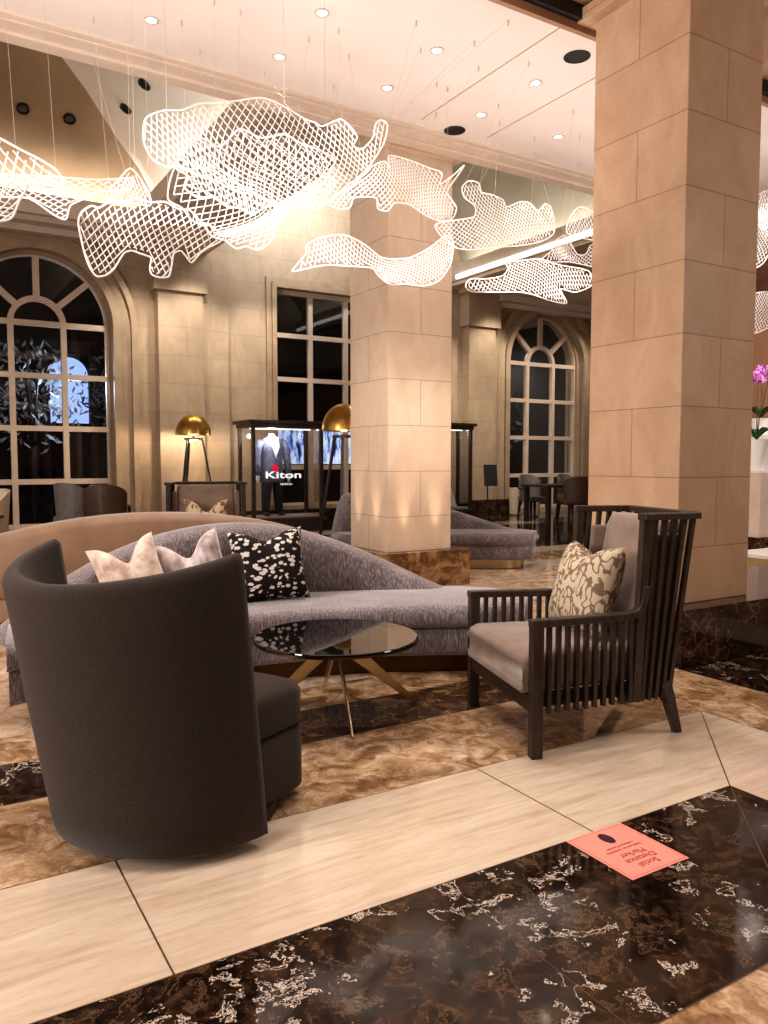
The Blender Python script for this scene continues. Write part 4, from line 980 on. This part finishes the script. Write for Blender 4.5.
ap = [(-.42, 2.1), (.42, 2.1)]+[(.42*math.cos(PI*i/12), 3.2+.42*math.sin(PI*i/12)) for i in range(13)]
MB().add([(x, 0, z) for x, z in ap], [tuple(range(len(ap)))]).obj('opening', M['night_glow'], gl)
MB().box(-.6, -.44, -.1, .1, 0, 3.9).box(.44, .6, -.1, .1, 0, 3.9).box(-.6, .6, -.1, .1, 3.7, 4.0).obj('surround', M['black'], gl)
gl2 = thing('glowing_garden_panel', 'cold white lit garden panel seen through the lower panes of the middle window', 'lit panel', (8.6, 17.0, 0))  # glow put into a panel in place of a lit garden wall
def nightpanel():
    t = NT('night_panel'); n = t.noise(t.coord('Object', (2.2, 1, .7)), 3, 4, .6)
    e = t.t.nodes.new('ShaderNodeEmission'); e.inputs[1].default_value = 1.3
    t.l(t.ramp(n.outputs[0], [(.36, (12, 22, 44)), (.44, (50, 96, 180)), (.52, (190, 206, 236)), (.75, (240, 244, 252))]), e.inputs[0])
    t.l(e.outputs[0], t.out.inputs[0]); return t.m
NP = nightpanel()
MB().box(-2.0, 1.4, 0, .05, 1.15, 2.05).obj('panel', NP, gl2)
MB().box(-2.1, -2.0, -.02, .06, 0, 2.15).box(1.4, 1.5, -.02, .06, 0, 2.15).box(-2.1, 1.5, -.02, .06, 2.05, 2.15).box(-2.1, 1.5, -.02, .06, 1.05, 1.15).obj('frame', M['black'], gl2)

# ------------------------------------------------------------------ lights
w = bpy.data.worlds.new('world'); scn.world = w; w.use_nodes = True
bg = w.node_tree.nodes['Background']; bg.inputs[0].default_value = (1.0, .93, .87, 1); bg.inputs[1].default_value = .6
EXP = 1
def spot(loc, tgt, e, size, blend=.6, col=(1, .82, .62), soft=.05):
    L = bpy.data.lights.new('spot', 'SPOT'); L.energy = e; L.spot_size = math.radians(size); L.spot_blend = blend; L.color = col; L.shadow_soft_size = soft
    o = bpy.data.objects.new('spot', L); COL.objects.link(o); o.location = loc
    o.rotation_euler = (Vector(tgt)-Vector(loc)).to_track_quat('-Z', 'Y').to_euler(); return o
def area(loc, tgt, e, sx, sy, col=(1, .85, .68)):
    L = bpy.data.lights.new('area', 'AREA'); L.shape = 'RECTANGLE'; L.size = sx; L.size_y = sy; L.energy = e; L.color = col
    o = bpy.data.objects.new('area', L); COL.objects.link(o); o.location = loc
    o.rotation_euler = (Vector(tgt)-Vector(loc)).to_track_quat('-Z', 'Y').to_euler(); return o
def point(loc, e, r=.08, col=(1, .8, .58)):
    L = bpy.data.lights.new('point', 'POINT'); L.energy = e; L.shadow_soft_size = r; L.color = col
    o = bpy.data.objects.new('point', L); COL.objects.link(o); o.location = loc; return o
# glowing cove strips behind the cornice lips
cv = thing('cove_light', 'glowing cove light strip along the far right cornice, above the right arched window', 'light', (10.3, 10.5, 5.3))
MB().box(-.245, -.20, -3.5, 3.2, -.22, -.14).obj('strip', M['cove_line'], cv)
cv2 = thing('cove_light', 'glowing cove light strip at the foot of the white vault face, behind the nets', 'light', (3.62, 10, 5.22))
MB().box(-.05, .05, -3.4, 3.4, -.02, .03).obj('strip', M['cove_glow'], cv2)
area((3.62, 10, 5.3), (3.3, 10, 7), 16, .2, 7, (1, .93, .83)).rotation_euler = (PI, math.radians(-12), 0)
area((10.45, 10.4, 5.35), (10, 10.4, 7), 50, .2, 7, (1, .93, .83)).rotation_euler = (PI, math.radians(-8), 0)
area((4.95, 10.4, 5.45), (6, 10.4, 7), 70, .2, 7, (1, .93, .83)).rotation_euler = (PI, math.radians(8), 0)
area((0, 13.72, 5.2), (0, 13, 7), 95, 7, .15, (1, .90, .77)).rotation_euler = (PI-.15, 0, 0)
# uplights at the foot of the middle column
for x in (4.08, 4.45): spot((x, 6.30, .39), (x, 6.385, 2.6), 30, 34, 1, (1, .80, .60), .03)
for y in (6.6, 6.95): spot((3.81, y, .39), (3.905, y, 2.6), 30, 34, 1, (1, .80, .60), .03)
area((3, 4.7, 2.6), (3, 4.7, 4), 78, 9, 1.4, (1, .90, .87)).rotation_euler = (PI, 0, 0)  # unseen upward fill added to brighten the flat ceiling
area((6.2, 12.6, 6.4), (6.2, 14.2, 5.9), 120, 2.4, .5, (.90, .95, 1))
spot((2.3, 4.5, 2.0), (4.1, 6.7, 1.7), 85, 34, 1, (1, .90, .80), .1)  # unseen spot added in mid-air to brighten the middle column
spot((4.5, 4.3, 2.2), (4.35, 6.4, 1.5), 70, 40, 1, (1, .90, .80), .1)  # second added spot, for the middle column's front face
area((7.2, -1.5, 3.2), (4.4, 3.1, 2.2), 100, 2.5, 2, (1, .93, .86))  # unseen fill added for the near column's right face
spot((8.4, 3.6, 3.6), (7.9, 5.1, 1.0), 200, 60, 1, (1, .93, .9), .1)  # unseen spot added to brighten the orchid corner
spot((12.5, 7.5, 4.4), (15, 9.6, 2.5), 260, 80, 1, (1, .9, .82), .1)  # unseen spot added to brighten the wall past the near column
spot((10.2, 10.2, 4.8), (11.6, 12.6, .6), 260, 70, 1, (1, .93, .86), .1)  # unseen spot added to brighten the dining corner
spot((9.3, 11.8, 4.8), (10.9, 14.0, 1.4), 200, 50, 1, (1, .9, .78), .1)  # unseen spot added to brighten the right pilaster
# lamps
point((4.16, 13.15, 1.62), 150, .1); point((4.70, 8.75, 1.60), 25, .1)
# wall washers over the back wall
for x in (.3, 3.4, 4.4, 5.7, 9.6, 11.2, 12.4, 13.9): spot((x, 12.9, 4.85), (x, 14.2, 2.6), 185, 75, .9, (1, .92, .82), .1)
# added spots without fittings: general downward fill for the lobby
for x, y in ((-1.5, 3.0), (.5, 2.6), (2.6, 2.8), (1.6, 4.2), (3.0, 5.4), (6.5, 5.2), (6.3, 9.3), (8.5, 8), (1.0, 8.2), (7.4, 4.6), (.8, .6), (3.2, .8)):
    spot((x, y, 4.0 if y > 6 else 3.9), (x, y, 0), 108, 110, .9, (1, .94, .88), .1)
area((-5.5, 2.5, 2.6), (3.5, 4.2, 2.6), 430, 3, 3, (1, .94, .89))  # unseen side fill added from the left for the left-facing sides
point((13.2, 15.3, 2.0), 8, .2, (.7, .8, 1)); point((2.6, 15.2, 2.6), 90, .2, (.75, .85, 1))
point((5.50, 12.93, 1.70), 14, .05, (.95, .97, 1)); spot((5.4, 11.6, 2.4), (5.6, 13.1, 1.2), 60, 35, .8, (.95, .97, 1)); point((9.6, 13.45, 1.8), 6, .1, (.95, 1, .95))  # unseen lamps added to brighten the suit and the cases

scn.view_settings.view_transform = 'Standard'
for lk in ('Medium High Contrast', 'None'):
    try: scn.view_settings.look = lk; break
    except TypeError: pass
scn.view_settings.exposure = 0
